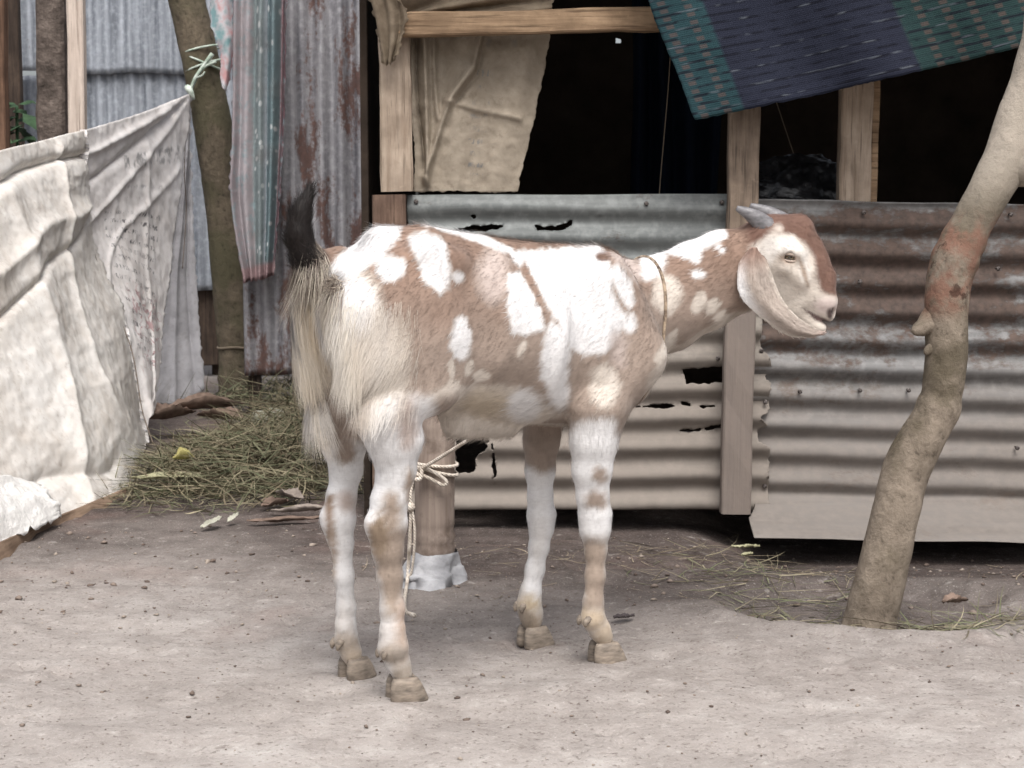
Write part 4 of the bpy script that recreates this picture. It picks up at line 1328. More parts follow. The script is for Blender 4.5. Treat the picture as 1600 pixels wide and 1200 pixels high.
# ================================================================== THE GOAT
HN, HF, FN, FF_ = [gnd(*p) for p in ((638, 1090), (556, 1058), (955, 1027), (835, 1002))]      # four hoof prints
GO = (HN + HF + FN + FF_) / 4
GA = math.radians(35.7)
AX = np.array([math.cos(GA), math.sin(GA), 0])
SD = np.array([-math.sin(GA), math.cos(GA), 0])
UPV = np.array([0, 0, 1.])
HY = 3.09                                       # depth of the head (turned level with the picture)


def toloc(P):
    Q = np.asarray(P) - GO
    return np.stack([Q @ AX, Q @ SD, Q[..., 2]], -1)


def toworld(L):
    L = np.asarray(L)
    return GO + L[..., :1] * AX + L[..., 1:2] * SD + L[..., 2:3] * UPV


def G(px, py, s):
    r = ray(px, py)
    t = ((GO - CAMP) @ SD + s) / (r @ SD)
    return toloc(CAMP + r * t)


def Hd(px, py, off=0.0):
    return toloc(aty(px, py, HY + off))


H_SIDE = toloc(GO + np.array([0, 1., 0]))       # sideways direction of the head
SDF_H = .0034
BMIN = np.array([-.50, -.24, -.012])
BMAX = np.array([.72, .30, .92])
NB = np.ceil((BMAX - BMIN) / SDF_H).astype(int)
VOL = np.full(NB, 1.0, np.float32)
AXS = [BMIN[k] + SDF_H * np.arange(NB[k]) for k in range(3)]


def seg(A, B, ra, rb, side=(0, 1, 0), k=.02, cut=False, ea=None, eb=None):
    """Blend one tapered elliptic limb piece into the volume; ra/rb = (side radius, other radius)."""
    A, B = np.asarray(A, float), np.asarray(B, float)
    ra = (ra, ra) if np.isscalar(ra) else ra
    rb = (rb, rb) if np.isscalar(rb) else rb
    L = np.linalg.norm(B - A)
    e = (B - A) / max(L, 1e-9)
    sv = np.asarray(side, float)
    sv = sv - e * (sv @ e)
    sv /= np.linalg.norm(sv)
    uv = np.cross(e, sv)
    pad = max(*ra, *rb) + k + .008
    lo = np.maximum(0, np.floor((np.minimum(A, B) - pad - BMIN) / SDF_H).astype(int))
    hi = np.minimum(NB, np.ceil((np.maximum(A, B) + pad - BMIN) / SDF_H).astype(int))
    sl_ = tuple(slice(a, b) for a, b in zip(lo, hi))
    X, Y, Z = np.meshgrid(*[AXS[q][sl_[q]] for q in range(3)], indexing='ij', sparse=True)
    dx, dy, dz = X - A[0], Y - A[1], Z - A[2]
    al = dx * e[0] + dy * e[1] + dz * e[2]
    t = np.clip(al / max(L, 1e-9), 0, 1)
    s_ = dx * sv[0] + dy * sv[1] + dz * sv[2]
    u_ = dx * uv[0] + dy * uv[1] + dz * uv[2]
    ex = al - t * L
    rs = ra[0] + (rb[0] - ra[0]) * t
    ru = ra[1] + (rb[1] - ra[1]) * t
    rm = np.minimum(rs, ru)
    re = np.where(ex < 0, ea if ea else rm, eb if eb else rm)
    d = (np.sqrt((s_ / rs) ** 2 + (u_ / ru) ** 2 + (ex / re) ** 2) - 1) * rm
    o = VOL[sl_]
    if cut:
        d = -d
        h = np.clip(.5 - .5 * (d - o) / k, 0, 1)
        VOL[sl_] = d * (1 - h) + o * h + k * h * (1 - h) if False else np.maximum(o, d) + k * .25 * np.clip(1 - np.abs(o - d) / k, 0, 1) ** 2
    else:
        h = np.clip(.5 + .5 * (d - o) / k, 0, 1)
        VOL[sl_] = d * (1 - h) + o * h - k * h * (1 - h)


def chain(pts, rads, side=(0, 1, 0), k=.015):
    for p, q, a, b in zip(pts[:-1], pts[1:], rads[:-1], rads[1:]):
        seg(p, q, a, b, side, k)


# trunk: stations (a, top, bottom, half width)
ST = [(-.275, .738, .60, .060), (-.225, .784, .545, .096), (-.15, .800, .505, .118), (-.03, .774, .468, .134), (.08, .750, .442, .142), (.18, .748, .432, .132), (.265, .748, .440, .112), (.325, .722, .47, .085)]
for (a0, t0, b0, w0), (a1, t1, b1, w1) in zip(ST[:-1], ST[1:]):
    seg((a0, 0, (t0 + b0) / 2), (a1, 0, (t1 + b1) / 2), (w0, (t0 - b0) / 2), (w1, (t1 - b1) / 2), k=.012, ea=.05, eb=.05)
seg((-.2, 0, .772), (.28, 0, .726), (.03, .025), (.03, .028), k=.03)                     # spine ridge
seg((.30, 0, .60), (.345, 0, .53), (.075, .075), (.05, .05), k=.04)                      # brisket
seg((.24, 0, .47), (.33, 0, .50), (.07, .04), (.04, .04), k=.04)
for s in (-1, 1):
    seg((.20, s * .075, .70), (.285, s * .092, .56), (.045, .07), (.045, .06), k=.035)   # shoulder blade to point of shoulder
    seg((.285, s * .095, .56), (.20, s * .098, .475), (.042, .055), (.036, .05), k=.03)  # upper arm
    seg((-.17, s * .085, .755), (-.14, s * .09, .72), (.028, .03), (.03, .05), k=.03)    # hip bone
    seg((-.255, s * .055, .70), (-.225, s * .075, .60), (.055, .08), (.055, .10), k=.03) # rump
for s in (-1, 1):
    seg((-.105, s * .185, .705), (-.075, s * .185, .62), (.05, .045), (.045, .035), k=.05, cut=True)   # flank hollow
    seg((.135, s * .178, .66), (.125, s * .172, .52), (.035, .02), (.035, .02), k=.05, cut=True)       # behind the shoulder
# thighs
seg((-.205, -.072, .66), (-.205, -.093, .525), (.052, .105), (.045, .078), k=.035)
seg((-.205, .072, .66), (-.215, .085, .51), (.052, .105), (.044, .078), k=.035)
seg((-.165, -.085, .60), (-.155, -.09, .53), (.03, .05), (.026, .04), k=.04)             # stifle fold
WPX = lambda wd, P: .5 * wd * (GO[1] + P[0] * math.sin(GA) + P[1] * math.cos(GA)) / FPX


def leg(rows, k=.012):
    """rows of (px, py, s, width px [, depth ratio])."""
    rows = [(*r[:3], r[3] * (.9 if r[3] <= 43 else 1.0), *r[4:]) for r in rows]
    pts = [G(r[0], r[1], r[2]) for r in rows]
    rad = [(WPX(r[3], p) * .90, WPX(r[3], p) * ((r[4] if len(r) > 4 else 1.06) - .04)) for r, p in zip(rows, pts)]
    chain(pts, rad, k=k)
    return pts


leg([(604, 640, -.088, 104, 1.25), (618, 690, -.085, 78, 1.2), (619, 735, -.083, 58, 1.12), (608, 782, -.08, 54, 1.1), (605, 820, -.079, 58, 1.12), (606, 862, -.079, 46), (609, 900, -.079, 43), (613, 950, -.079, 41), (613, 985, -.079, 41), (614, 1012, -.079, 46), (622, 1036, -.079, 38), (629, 1052, -.079, 36)])
hkn = G(586, 818, -.079)
seg(hkn, G(604, 850, -.079), .013, .016, k=.02)                                           # point of hock
leg([(532, 640, .08, 92, 1.25), (538, 690, .08, 66, 1.2), (541, 735, .08, 48, 1.1), (533, 778, .079, 44, 1.08), (530, 812, .079, 48, 1.1), (534, 850, .079, 38), (537, 900, .079, 34), (541, 950, .079, 32), (540, 975, .079, 33), (541, 1000, .079, 38), (548, 1018, .079, 33), (552, 1030, .079, 31)])
seg(G(514, 806, .079), G(526, 835, .079), .012, .014, k=.02)
leg([(934, 640, -.096, 98, 1.1), (928, 690, -.092, 76), (925, 735, -.09, 62), (926, 775, -.088, 50), (930, 805, -.087, 51), (930, 828, -.087, 47), (931, 860, -.087, 37), (930, 900, -.087, 34), (927, 940, -.087, 34), (926, 965, -.087, 40), (937, 984, -.087, 35), (944, 996, -.087, 33)])
leg([(850, 640, .08, 74), (846, 690, .084, 56), (844, 735, .086, 46), (844, 775, .087, 42), (846, 805, .087, 44), (846, 826, .087, 41), (842, 855, .087, 34), (836, 890, .087, 32), (829, 925, .087, 35), (826, 945, .087, 41), (830, 961, .087, 38), (832, 972, .087, 35)])
# neck
NR = [((968, 500), .0, (.085, .112)), ((1040, 472), None, (.064, .094)), ((1095, 445), None, (.054, .082)), ((1140, 424), None, (.048, .074)), ((1168, 410), None, (.045, .066))]
n0 = np.array([.265, 0, .615])
npts = [n0, toloc(aty(1040, 474, 3.075)), toloc(aty(1095, 446, 3.088)), toloc(aty(1140, 424, 3.09)), toloc(aty(1170, 408, 3.09))]
nrad = [(.088, .118), (.064, .090), (.055, .083), (.049, .078), (.045, .068)]
for i in range(4):
    seg(npts[i], npts[i + 1], nrad[i], nrad[i + 1], side=SDL if False else ((0, 1, 0) if i == 0 else H_SIDE), k=.02)
K = HY / FPX                                    # metres per photo pixel at the head
HS = H_SIDE
seg(Hd(1192, 372), Hd(1222, 398), (38 * K, 34 * K), (42 * K, 50 * K), HS, .015)
seg(Hd(1222, 398), Hd(1246, 428), (42 * K, 50 * K), (33 * K, 45 * K), HS, .012)
seg(Hd(1246, 428), Hd(1266, 458), (33 * K, 45 * K), (24 * K, 33 * K), HS, .012)
seg(Hd(1266, 458), Hd(1283, 478), (24 * K, 33 * K), (20 * K, 23 * K), HS, .01)
seg(Hd(1283, 478), Hd(1290, 490), (20 * K, 22 * K), (16 * K, 15 * K), HS, .01)
seg(Hd(1215, 362), Hd(1246, 360), (36 * K, 26 * K), (27 * K, 26 * K), HS, .02)            # domed forehead
seg(Hd(1262, 390), Hd(1284, 436), (17 * K, 24 * K), (13 * K, 19 * K), HS, .02)            # roman nose
seg(Hd(1284, 436), Hd(1292, 468), (13 * K, 18 * K), (15 * K, 14 * K), HS, .015)
seg(Hd(1192, 440), Hd(1235, 478), (26 * K, 36 * K), (18 * K, 24 * K), HS, .02)            # jaw
seg(Hd(1235, 480), Hd(1278, 510), (16 * K, 22 * K), (12 * K, 10 * K), HS, .012)
seg(Hd(1270, 508), Hd(1284, 513), (12 * K, 10 * K), (9 * K, 7 * K), HS, .006)
for o in (-1, 1):
    seg(Hd(1222, 392, o * 34 * K), Hd(1246, 396, o * 31 * K), 12 * K, 10 * K, HS, .012)   # brow
    seg(Hd(1228, 418, o * 36 * K), Hd(1252, 440, o * 26 * K), 9 * K, 7 * K, HS, .014)     # cheek bone
    seg(Hd(1286, 474, o * 14 * K), Hd(1296, 478, o * 11 * K), 9 * K, 7 * K, HS, .006)
    seg(Hd(1256, 483, o * 22 * K), Hd(1284, 499, o * 16 * K), 2.2 * K, 2.6 * K, HS, .003, cut=True)   # mouth line
    seg(Hd(1284, 499, o * 16 * K), Hd(1300, 509, o * 6 * K), 3.0 * K, 4.4 * K, HS, .003, cut=True)
    seg(Hd(1297, 480, o * 13 * K), Hd(1304, 490, o * 10 * K), 3.0 * K, 4.4 * K, HS, .004, cut=True)   # nostril
    seg(Hd(1233, 403, o * 44 * K), Hd(1233, 403, o * 36 * K), 7 * K, 7 * K, (0, 0, 1), .006, cut=True)  # eye socket
seg(Hd(1298, 508), Hd(1284, 500), (13 * K, 3.4 * K), (14 * K, 2.2 * K), HS, .003, cut=True)
# tail root
TAILP = [G(530, 412, 0), G(505, 418, 0), G(482, 405, 0), G(468, 375, 0), G(468, 340, 0), G(482, 305, 0)]
chain(TAILP, [.030, .026, .021, .018, .014, .007], k=.015)
# sheath under the belly
seg(np.array([-.05, 0, .452]), np.array([.06, 0, .436]), .028, .018, k=.03)


def surface_nets(D):
    ins = D < 0
    c = [ins[i:i + D.shape[0] - 1, j:j + D.shape[1] - 1, k:k + D.shape[2] - 1] for i in (0, 1) for j in (0, 1) for k in (0, 1)]
    allv, anyv = c[0].copy(), c[0].copy()
    for q in c[1:]:
        allv &= q
        anyv |= q
    act = anyv & ~allv
    I, J, Kk = np.nonzero(act)
    idx = np.full(act.shape, -1, np.int32)
    idx[I, J, Kk] = np.arange(len(I))
    acc = np.zeros((len(I), 3))
    cnt = np.zeros(len(I))
    cor = [(i, j, k) for i in (0, 1) for j in (0, 1) for k in (0, 1)]
    for a in cor:
        for ax in range(3):
            if a[ax] == 0:
                b = list(a)
                b[ax] = 1
                da = D[I + a[0], J + a[1], Kk + a[2]]
                db = D[I + b[0], J + b[1], Kk + b[2]]
                m_ = (da < 0) != (db < 0)
                t = np.where(m_, da / np.where(m_, da - db, 1), 0)
                p = np.tile(np.array(a, float), (len(I), 1))
                p[:, ax] += t
                acc[m_] += p[m_]
                cnt[m_] += 1
    V = acc / cnt[:, None] + np.stack([I, J, Kk], 1)
    Fs = []
    for ax in range(3):
        s0, s1 = [slice(None)] * 3, [slice(None)] * 3
        s0[ax], s1[ax] = slice(0, -1), slice(1, None)
        x0, x1 = ins[tuple(s0)], ins[tuple(s1)]
        b, c2 = (ax + 1) % 3, (ax + 2) % 3
        ii = np.stack(np.nonzero(x0 != x1), 1)
        ii = ii[(ii[:, b] > 0) & (ii[:, c2] > 0) & (ii[:, b] < act.shape[b]) & (ii[:, c2] < act.shape[c2])]
        fl = x0[ii[:, 0], ii[:, 1], ii[:, 2]]
        q = []
        for db, dc in ((-1, -1), (0, -1), (0, 0), (-1, 0)):
            w_ = ii.copy()
            w_[:, b] += db
            w_[:, c2] += dc
            q.append(idx[w_[:, 0], w_[:, 1], w_[:, 2]])
        q = np.stack(q, 1)
        q[~fl] = q[~fl][:, ::-1]
        Fs.append(q)
    return V, np.concatenate(Fs)


BV, BF = surface_nets(VOL)
BV = BMIN + BV * SDF_H
# light smoothing
E_ = np.concatenate([BF[:, [0, 1]], BF[:, [1, 2]], BF[:, [2, 3]], BF[:, [3, 0]]])
deg = np.bincount(E_[:, 0], minlength=len(BV)) + np.bincount(E_[:, 1], minlength=len(BV))


def lap(X):
    A = np.zeros_like(X)
    for q in range(X.shape[1]):
        A[:, q] = np.bincount(E_[:, 0], X[E_[:, 1], q], len(BV)) + np.bincount(E_[:, 1], X[E_[:, 0], q], len(BV))
    return A / deg[:, None]


ishead = ((BV - Hd(1190, 400)) @ (toloc(GO + np.array([1, 0, 0])))) > 0
for it in range(8):
    BV = BV + (.5 * (lap(BV) - BV)) * np.where(ishead, .35, 1.0)[:, None] * (1 if it % 2 == 0 else -.96 if it < 6 else 1)
BW = toworld(BV)
fn_ = np.cross(BW[BF[:, 2]] - BW[BF[:, 0]], BW[BF[:, 3]] - BW[BF[:, 1]])
BN = np.stack([np.bincount(BF.ravel(), np.repeat(fn_[:, q], 4), len(BV)) for q in range(3)], 1)
BN /= np.linalg.norm(BN, axis=1)[:, None] + 1e-12

# ---------------------------------------------------------------- coat colours, patch by patch (photo pixels carried onto the near side, mirrored to the far side)
BROWN, BROWN_D, WHITE, CREAM, PINK, TAN = S(152, 133, 118), S(116, 88, 72), S(220, 218, 217), S(204, 192, 178), S(184, 166, 156), S(162, 142, 124)
GREYB, DIRT = S(150, 140, 130), S(162, 145, 126)


def ell(cx, cy, rx, ry, rot=0):
    a = math.radians(rot)
    return [(cx + rx * math.cos(t) * math.cos(a) - ry * math.sin(t) * math.sin(a), cy + rx * math.cos(t) * math.sin(a) + ry * math.sin(t) * math.cos(a)) for t in np.linspace(0, 2 * math.pi, 14, endpoint=False)]


TORSO = [
    ([(505, 430), (560, 372), (600, 345), (632, 347), (622, 372), (598, 396), (560, 425), (540, 440)], WHITE, 5), (ell(612, 421, 24, 20, -30), WHITE, 6),
    ([(640, 370), (668, 362), (692, 374), (704, 415), (702, 452), (688, 462), (664, 436), (648, 398)], WHITE, 5), (ell(716, 433, 8, 7), WHITE, 4), ([(660, 352), (720, 368), (790, 396), (800, 390), (720, 345)], WHITE, 3),
    ([(530, 440), (575, 430), (592, 448), (598, 485), (632, 508), (640, 560), (636, 620), (560, 640), (500, 640), (500, 470)], CREAM, 12), (ell(556, 470, 32, 34), WHITE, 10),
    (ell(772, 432, 24, 40), PINK, 14), (ell(722, 530, 15, 35), WHITE, 5), (ell(707, 577, 5, 13), CREAM, 3), (ell(734, 575, 8, 15, 20), CREAM, 3), (ell(752, 586, 16, 9), CREAM, 4), (ell(709, 606, 9, 14), CREAM, 4),
    ([(795, 428), (812, 424), (838, 455), (855, 488), (850, 515), (825, 522), (800, 522), (792, 485)], WHITE, 4),
    ([(800, 396), (830, 392), (935, 382), (952, 410), (958, 450), (975, 495), (968, 535), (945, 552), (912, 558), (893, 545), (872, 505), (850, 470), (836, 440), (812, 416)], WHITE, 5),
    ([(858, 498), (884, 515), (893, 555), (884, 595), (866, 608), (846, 590), (846, 550)], WHITE, 6), (ell(815, 548, 6, 14, 20), CREAM, 4), (ell(876, 616, 18, 24), WHITE, 8), (ell(944, 602, 22, 33), CREAM, 8),
    (ell(974, 446, 13, 34, -18), WHITE, 5), (ell(982, 506, 13, 14), WHITE, 6), (ell(968, 545, 14, 26), PINK, 10), ([(955, 398), (985, 398), (1010, 430), (995, 440)], PINK, 8), (ell(942, 402, 10, 6), BROWN_D, 4),
    ([(820, 405), (850, 470), (862, 500), (855, 512), (842, 480), (812, 420)], BROWN, 3),
    ([(672, 612), (700, 602), (760, 604), (800, 600), (850, 628), (890, 655), (900, 690), (650, 690)], CREAM, 8), (ell(770, 632, 40, 20), S(198, 182, 158), 14), (ell(820, 632, 28, 26), WHITE, 8),
    ([(1005, 640), (1012, 600), (1030, 570), (1120, 505), (1210, 470), (1210, 530), (1030, 620)], CREAM, 8),
    ([(1000, 400), (1045, 380), (1042, 408), (1030, 432), (1004, 440)], WHITE, 5), ([(1040, 396), (1045, 380), (1132, 352), (1138, 372), (1100, 390), (1092, 412), (1066, 402)], WHITE, 4), (ell(1090, 427, 11, 8), WHITE, 4),
    (ell(1042, 460, 24, 28), CREAM, 7), (ell(1092, 474, 9, 18, 22), CREAM, 4), (ell(1114, 480, 8, 14, 30), CREAM, 4), (ell(1126, 494, 13, 7, -35), CREAM, 4), ([(1022, 562), (1040, 530), (1058, 515), (1056, 540), (1030, 575)], CREAM, 4), (ell(1126, 388, 8, 5, 40), WHITE, 4)]
NEARLEG = [([(560, 650), (600, 620), (650, 600), (680, 620), (680, 1100), (560, 1100)], WHITE, 10), (ell(636, 660, 16, 40), PINK, 12), (ell(612, 800, 16, 34), TAN, 12), (ell(640, 760, 8, 30), TAN, 8),
           ([(570, 815), (600, 826), (640, 822), (640, 880), (624, 960), (604, 960), (584, 900)], TAN, 12), (ell(592, 840, 14, 36), S(142, 120, 96), 9), (ell(630, 985, 12, 50), S(196, 170, 150), 12), (ell(612, 1022, 26, 14), GREYB, 8), (ell(640, 1058, 30, 20), CREAM, 8),
           ([(880, 690), (900, 662), (925, 648), (960, 650), (970, 700), (965, 1050), (880, 1050)], WHITE, 8), (ell(936, 742, 12, 14), BROWN, 7), (ell(930, 782, 20, 18), BROWN, 8), ([(905, 842), (955, 842), (955, 960), (905, 960)], TAN, 14), (ell(928, 812, 12, 20), WHITE, 8), (ell(925, 966, 24, 16), S(190, 168, 138), 10), (ell(955, 1000, 30, 30), S(206, 184, 154), 12)]
FARLEG = [([(490, 700), (560, 690), (580, 700), (580, 1080), (490, 1080)], WHITE, 10), (ell(540, 705, 16, 20), BROWN, 8), (ell(543, 785, 16, 18), PINK, 10), (ell(514, 815, 9, 42), S(138, 112, 90), 8), (ell(520, 870, 6, 50), TAN, 8), (ell(538, 1004, 26, 14), GREYB, 9), (ell(555, 1030, 20, 20), S(200, 180, 156), 8),
          ([(815, 735), (850, 705), (872, 740), (880, 800), (870, 1010), (800, 1010), (810, 800)], WHITE, 8), (ell(848, 712, 28, 28), BROWN, 8), (ell(826, 945, 24, 16), S(188, 168, 136), 10), (ell(828, 975, 24, 24), S(170, 150, 126), 12), (ell(822, 980, 14, 24), S(112, 98, 82), 10)]
HEAD = [([(1150, 390), (1180, 380), (1205, 362), (1232, 366), (1256, 378), (1272, 402), (1276, 432), (1284, 456), (1320, 470), (1320, 560), (1150, 560)], CREAM, 6), ([(1170, 395), (1200, 370), (1240, 368), (1262, 392), (1266, 440), (1252, 440), (1246, 405), (1215, 398), (1195, 430), (1205, 455), (1180, 440)], S(214, 207, 198), 5),
        (ell(1256, 425, 4, 26, -18), TAN, 3), (ell(1217, 357, 7, 6), S(196, 182, 168), 5), (ell(1292, 478, 20, 14), S(176, 158, 150), 7), (ell(1297, 490, 6, 9), S(70, 54, 50), 3),
        ([(1253, 480), (1276, 492), (1300, 503), (1300, 512), (1274, 500)], S(96, 74, 70), 2), (ell(1233, 404, 15, 10), S(140, 118, 100), 6)]


def paint(px, py, P, patches, base, rag=1.0):
    C = np.tile(np.array(base), (len(px), 1))
    n1_ = fbm(P * 28, 201, 3)
    Lp = toloc(P)
    fl_ = -.84 * Lp[:, 0] - .55 * Lp[:, 2]
    cr_ = -.55 * Lp[:, 0] + .84 * Lp[:, 2]
    n2_ = fbm(np.stack([fl_ * 26, cr_ * 190, Lp[:, 1] * 60], 1), 205, 3)
    for poly, colr, soft in patches:
        q = np.asarray(poly)
        m_ = (px > q[:, 0].min() - 25) & (px < q[:, 0].max() + 25) & (py > q[:, 1].min() - 25) & (py < q[:, 1].max() + 25)
        if not m_.any():
            continue
        d = polysd(px[m_], py[m_], poly) + rag * (n1_[m_] * min(3.2, soft * .6) + n2_[m_] * min(3.2, soft * .55))
        al = sstep(soft * 1.1, -soft * 1.1, d)[:, None]
        C[m_] = C[m_] * (1 - al) + np.array(colr) * al
    return C


def coat(W_):
    """Colour of the coat at world points."""
    L = toloc(W_)
    px, py = topx(W_)
    M_ = L.copy()
    M_[:, 1] = -np.abs(M_[:, 1])
    mx, my = topx(toworld(M_))
    jit = fbm(W_ * 9, 209, 3)[:, None]
    up_ = sstep(.56, .76, L[:, 2] + .03 * jit[:, 0])[:, None]
    brown = (np.array(BROWN) * (1 - up_) + np.array(S(138, 109, 90)) * up_) * (1 + .12 * jit)
    C = paint(mx, my, W_, TORSO, BROWN)
    wb = np.exp(-np.abs(C - np.array(BROWN)).sum(1) / .12)[:, None]
    C = C + (brown - np.array(BROWN)) * wb
    near = (L[:, 1] < 0)
    cl_ = paint(px, py, W_, NEARLEG, BROWN)
    cf = paint(px, py, W_, FARLEG, BROWN)
    lowz = np.where(L[:, 0] < 0, sstep(.545, .50, L[:, 2]), sstep(.475, .445, L[:, 2]))[:, None] * np.where((np.abs(L[:, 1]) > .035) & (((L[:, 0] > .11) & (L[:, 0] < .30)) | (L[:, 0] < -.125)) | (L[:, 2] < .4), 1, 0)[:, None]
    C = C * (1 - lowz) + np.where(near[:, None], cl_, cf) * lowz
    mot = fbm(W_ * [34, 34, 13], 217, 4)
    lw = sstep(.48, .38, L[:, 2])[:, None]
    C = C * (1 - lw) + C * (.90 + .10 * mot)[:, None] * lw
    hx = L[:, 0] * math.cos(-GA) * 0 + W_[:, 0] - aty(1165, 380, HY)[0] + .25 * (W_[:, 2] - aty(1165, 380, HY)[2])
    hw = sstep(-.01, .015, hx)[:, None]
    C = C * (1 - hw) + paint(px, py, W_, HEAD, S(114, 81, 66), .35) * (1 + .12 * jit) * hw
    # tail and rear fringe
    tl = sstep(-.308, -.328, L[:, 0])[:, None] * sstep(.70, .73, L[:, 2])[:, None]
    C = C * (1 - tl) + np.array(S(44, 34, 30)) * tl
    # yard dirt on the lower legs
    dz = (.62 * sstep(.32, .02, L[:, 2]) * sstep(-.7, .5, fbm(W_ * [24, 24, 9], 213, 3)))[:, None]
    return C * (1 - dz) + np.array(DIRT) * dz


m = Mat('goat_coat', .75, .18)
m.b.inputs['Sheen Weight'].default_value = .12
ac = m.attr()
fibre = m.noise(m.map(m.pos, (90, 90, 240)), 1.0, 4, .6)
FUR = m.out(m.mix(m.ramp(fibre, [(.3, .22), (.6, 0.0)]), ac, m.mix(.5, ac, S(90, 70, 56))), None, fibre, .2, .003)
m = Mat('goat_hair', .6, .25)
HAIR = m.out(m.attr())

goat = thing('goat', GO, 'brown and white spotted goat with drooping ears and short grey horns', 'goat')
BC = coat(BW)
body = mesh('body', BW, BF, FUR, goat, col=BC)


def hairs(sel, n, lmin, lmax, wmin, wmax, flow, lift, seed, name, seg_=2, bend=None, mat=None, colf=None, spread=.25):
    """Strands rooted on the selected body vertices."""
    r = np.random.default_rng(seed)
    ids = np.nonzero(sel)[0]
    ids = ids[r.integers(0, len(ids), n)]
    P = BW[ids] + r.normal(size=(n, 3)) * .0013
    N = BN[ids]
    D = flow(ids) + spread * r.normal(size=(n, 3))
    D = D - N * np.einsum('ij,ij->i', D, N)[:, None]
    D /= np.linalg.norm(D, axis=1)[:, None] + 1e-9
    D = D + N * (lift * r.uniform(.4, 1.5, n))[:, None]
    D /= np.linalg.norm(D, axis=1)[:, None]
    C = (colf(ids, r) if colf else BC[ids] * r.uniform(.82, 1.12, (n, 1)))
    L = r.uniform(lmin, lmax, n)
    V, F, CC, NR_ = ribbons(P, D, N, L, r.uniform(wmin, wmax, n), C, seg_, None if bend is None else bend(ids, r))
    return mesh(name, V, F, mat or FUR, goat, col=CC, nrm=NR_, smooth=True)


BL = BV
W_FWD = toloc(GO + np.array([1, 0, 0]))


def flow_body(ids):
    L = BL[ids]
    D = np.tile(-.85 * AX - .55 * UPV, (len(ids), 1))
    lg = sstep(.50, .44, L[:, 2])[:, None]
    D = D * (1 - lg) + (-UPV) * lg
    nk = sstep(.30, .36, L[:, 0])[:, None]
    D = D * (1 - nk) + np.array([-.8, -.1, -.5]) * nk
    hd = ishead[ids][:, None]
    return np.where(hd, np.array([-.6, 0, .45]), D)


eyez = np.linalg.norm(BW - aty(1233, 403, HY - .04), axis=1)
short = (BL[:, 2] > .036) & (eyez > .018) & ~((topx(BW)[0] > 1276) & (topx(BW)[1] > 462) & (BL[:, 2] > .5))
onleg = BL[:, 2] < .40
hairs(short & ~ishead & ~onleg, 46000, .010, .019, .0006, .0011, flow_body, .16, 301, 'short_coat')
hairs(short & onleg, 14000, .004, .009, .0005, .0009, flow_body, .13, 304, 'leg_hair')
hairs(short & ishead, 12000, .005, .010, .0005, .0008, flow_body, .12, 302, 'face_hair')
ridge = (np.abs(BL[:, 1]) < .02) & (BL[:, 2] > .70) & (BL[:, 0] > -.25) & (BL[:, 0] < .36)
hairs(ridge, 1600, .014, .03, .0006, .001, lambda i: np.tile(-AX, (len(i), 1)), .25, 303, 'back_ridge_hair')

# long fringe over the rump and thighs
FR = [S(238, 226, 206), S(226, 208, 178), S(240, 234, 226), S(212, 192, 160), S(204, 196, 190), S(234, 220, 196)]


def fr_col(ids, r):
    L = BL[ids]
    st = fbm(np.stack([L[:, 0] * 30, L[:, 1] * 55, L[:, 2] * 6], 1), 311, 3)
    k1, k2 = sstep(-.1, .6, st)[:, None], sstep(-.2, -.8, st)[:, None]
    c = np.array(S(232, 219, 198)) * (1 - k1) + np.array(S(206, 184, 152)) * k1
    c = c * (1 - k2) + np.array(S(180, 173, 168)) * k2
    nearw = sstep(.02, -.06, L[:, 1])[:, None] * .6
    c = c * (1 - nearw) + np.array(S(226, 219, 208)) * nearw
    return c * r.uniform(.88, 1.06, (len(ids), 1))


rear = BN @ AX < -.42
fringe = (RNG.random(len(BV)) < sstep(-.50, -.88, BN @ AX) * sstep(-.22, -.30, BL[:, 0])) & (BL[:, 2] > np.where(BL[:, 1] < .02, .535, .475)) & (BL[:, 2] < .675)
clump = lambda i: np.tile(-UPV - .10 * AX, (len(i), 1)) + .45 * np.stack([fbm(BW[i] * 22, 331 + q, 2) for q in range(3)], 1)
dn = lambda i: np.tile(-UPV - .12 * AX, (len(i), 1))
bend_dn = lambda i, r: np.stack([.08 * r.normal(size=len(i)) + .35 * fbm(BW[i] * 11, 341, 2), .08 * r.normal(size=len(i)), -.4 + .12 * r.normal(size=len(i))], 1)
hairs(fringe, 13000, .024, .072, .0005, .0009, clump, .13, 321, 'rump_fringe', 5, bend_dn, HAIR, fr_col, .07)
side_f = (RNG.random(len(BV)) < sstep(-.20, -.32, BL[:, 0])) & (BN @ SD < .1) & (BL[:, 2] > .50) & (BL[:, 2] < .68) & (BL[:, 1] < 0)
hairs(side_f, 5000, .022, .045, .0005, .0009, lambda i: clump(i) - .25 * AX, .04, 322, 'thigh_fringe', 4, bend_dn, HAIR, lambda i, r: BC[i] * .6 + .4 * fr_col(i, r), .09)
belly = (BN[:, 2] < -.35) & (BL[:, 2] > .40) & (BL[:, 2] < .50) & (BL[:, 0] > -.14) & (BL[:, 0] < .2)
hairs(belly, 2200, .015, .035, .0006, .0011, lambda i: np.tile(-UPV - .8 * AX, (len(i), 1)), .12, 323, 'belly_hair', 3, None, HAIR, None, .2)
tailv = (BL[:, 0] < -.322) & (BL[:, 2] > .70)


def tail_flow(ids):
    T = np.array([toworld(p) for p in TAILP])
    d = np.linalg.norm(BW[ids][:, None] - T[None], axis=2).argmin(1)
    tg = np.gradient(T, axis=0)
    tg /= np.linalg.norm(tg, axis=1)[:, None]
    return tg[d] + np.array([0, 0, .15])


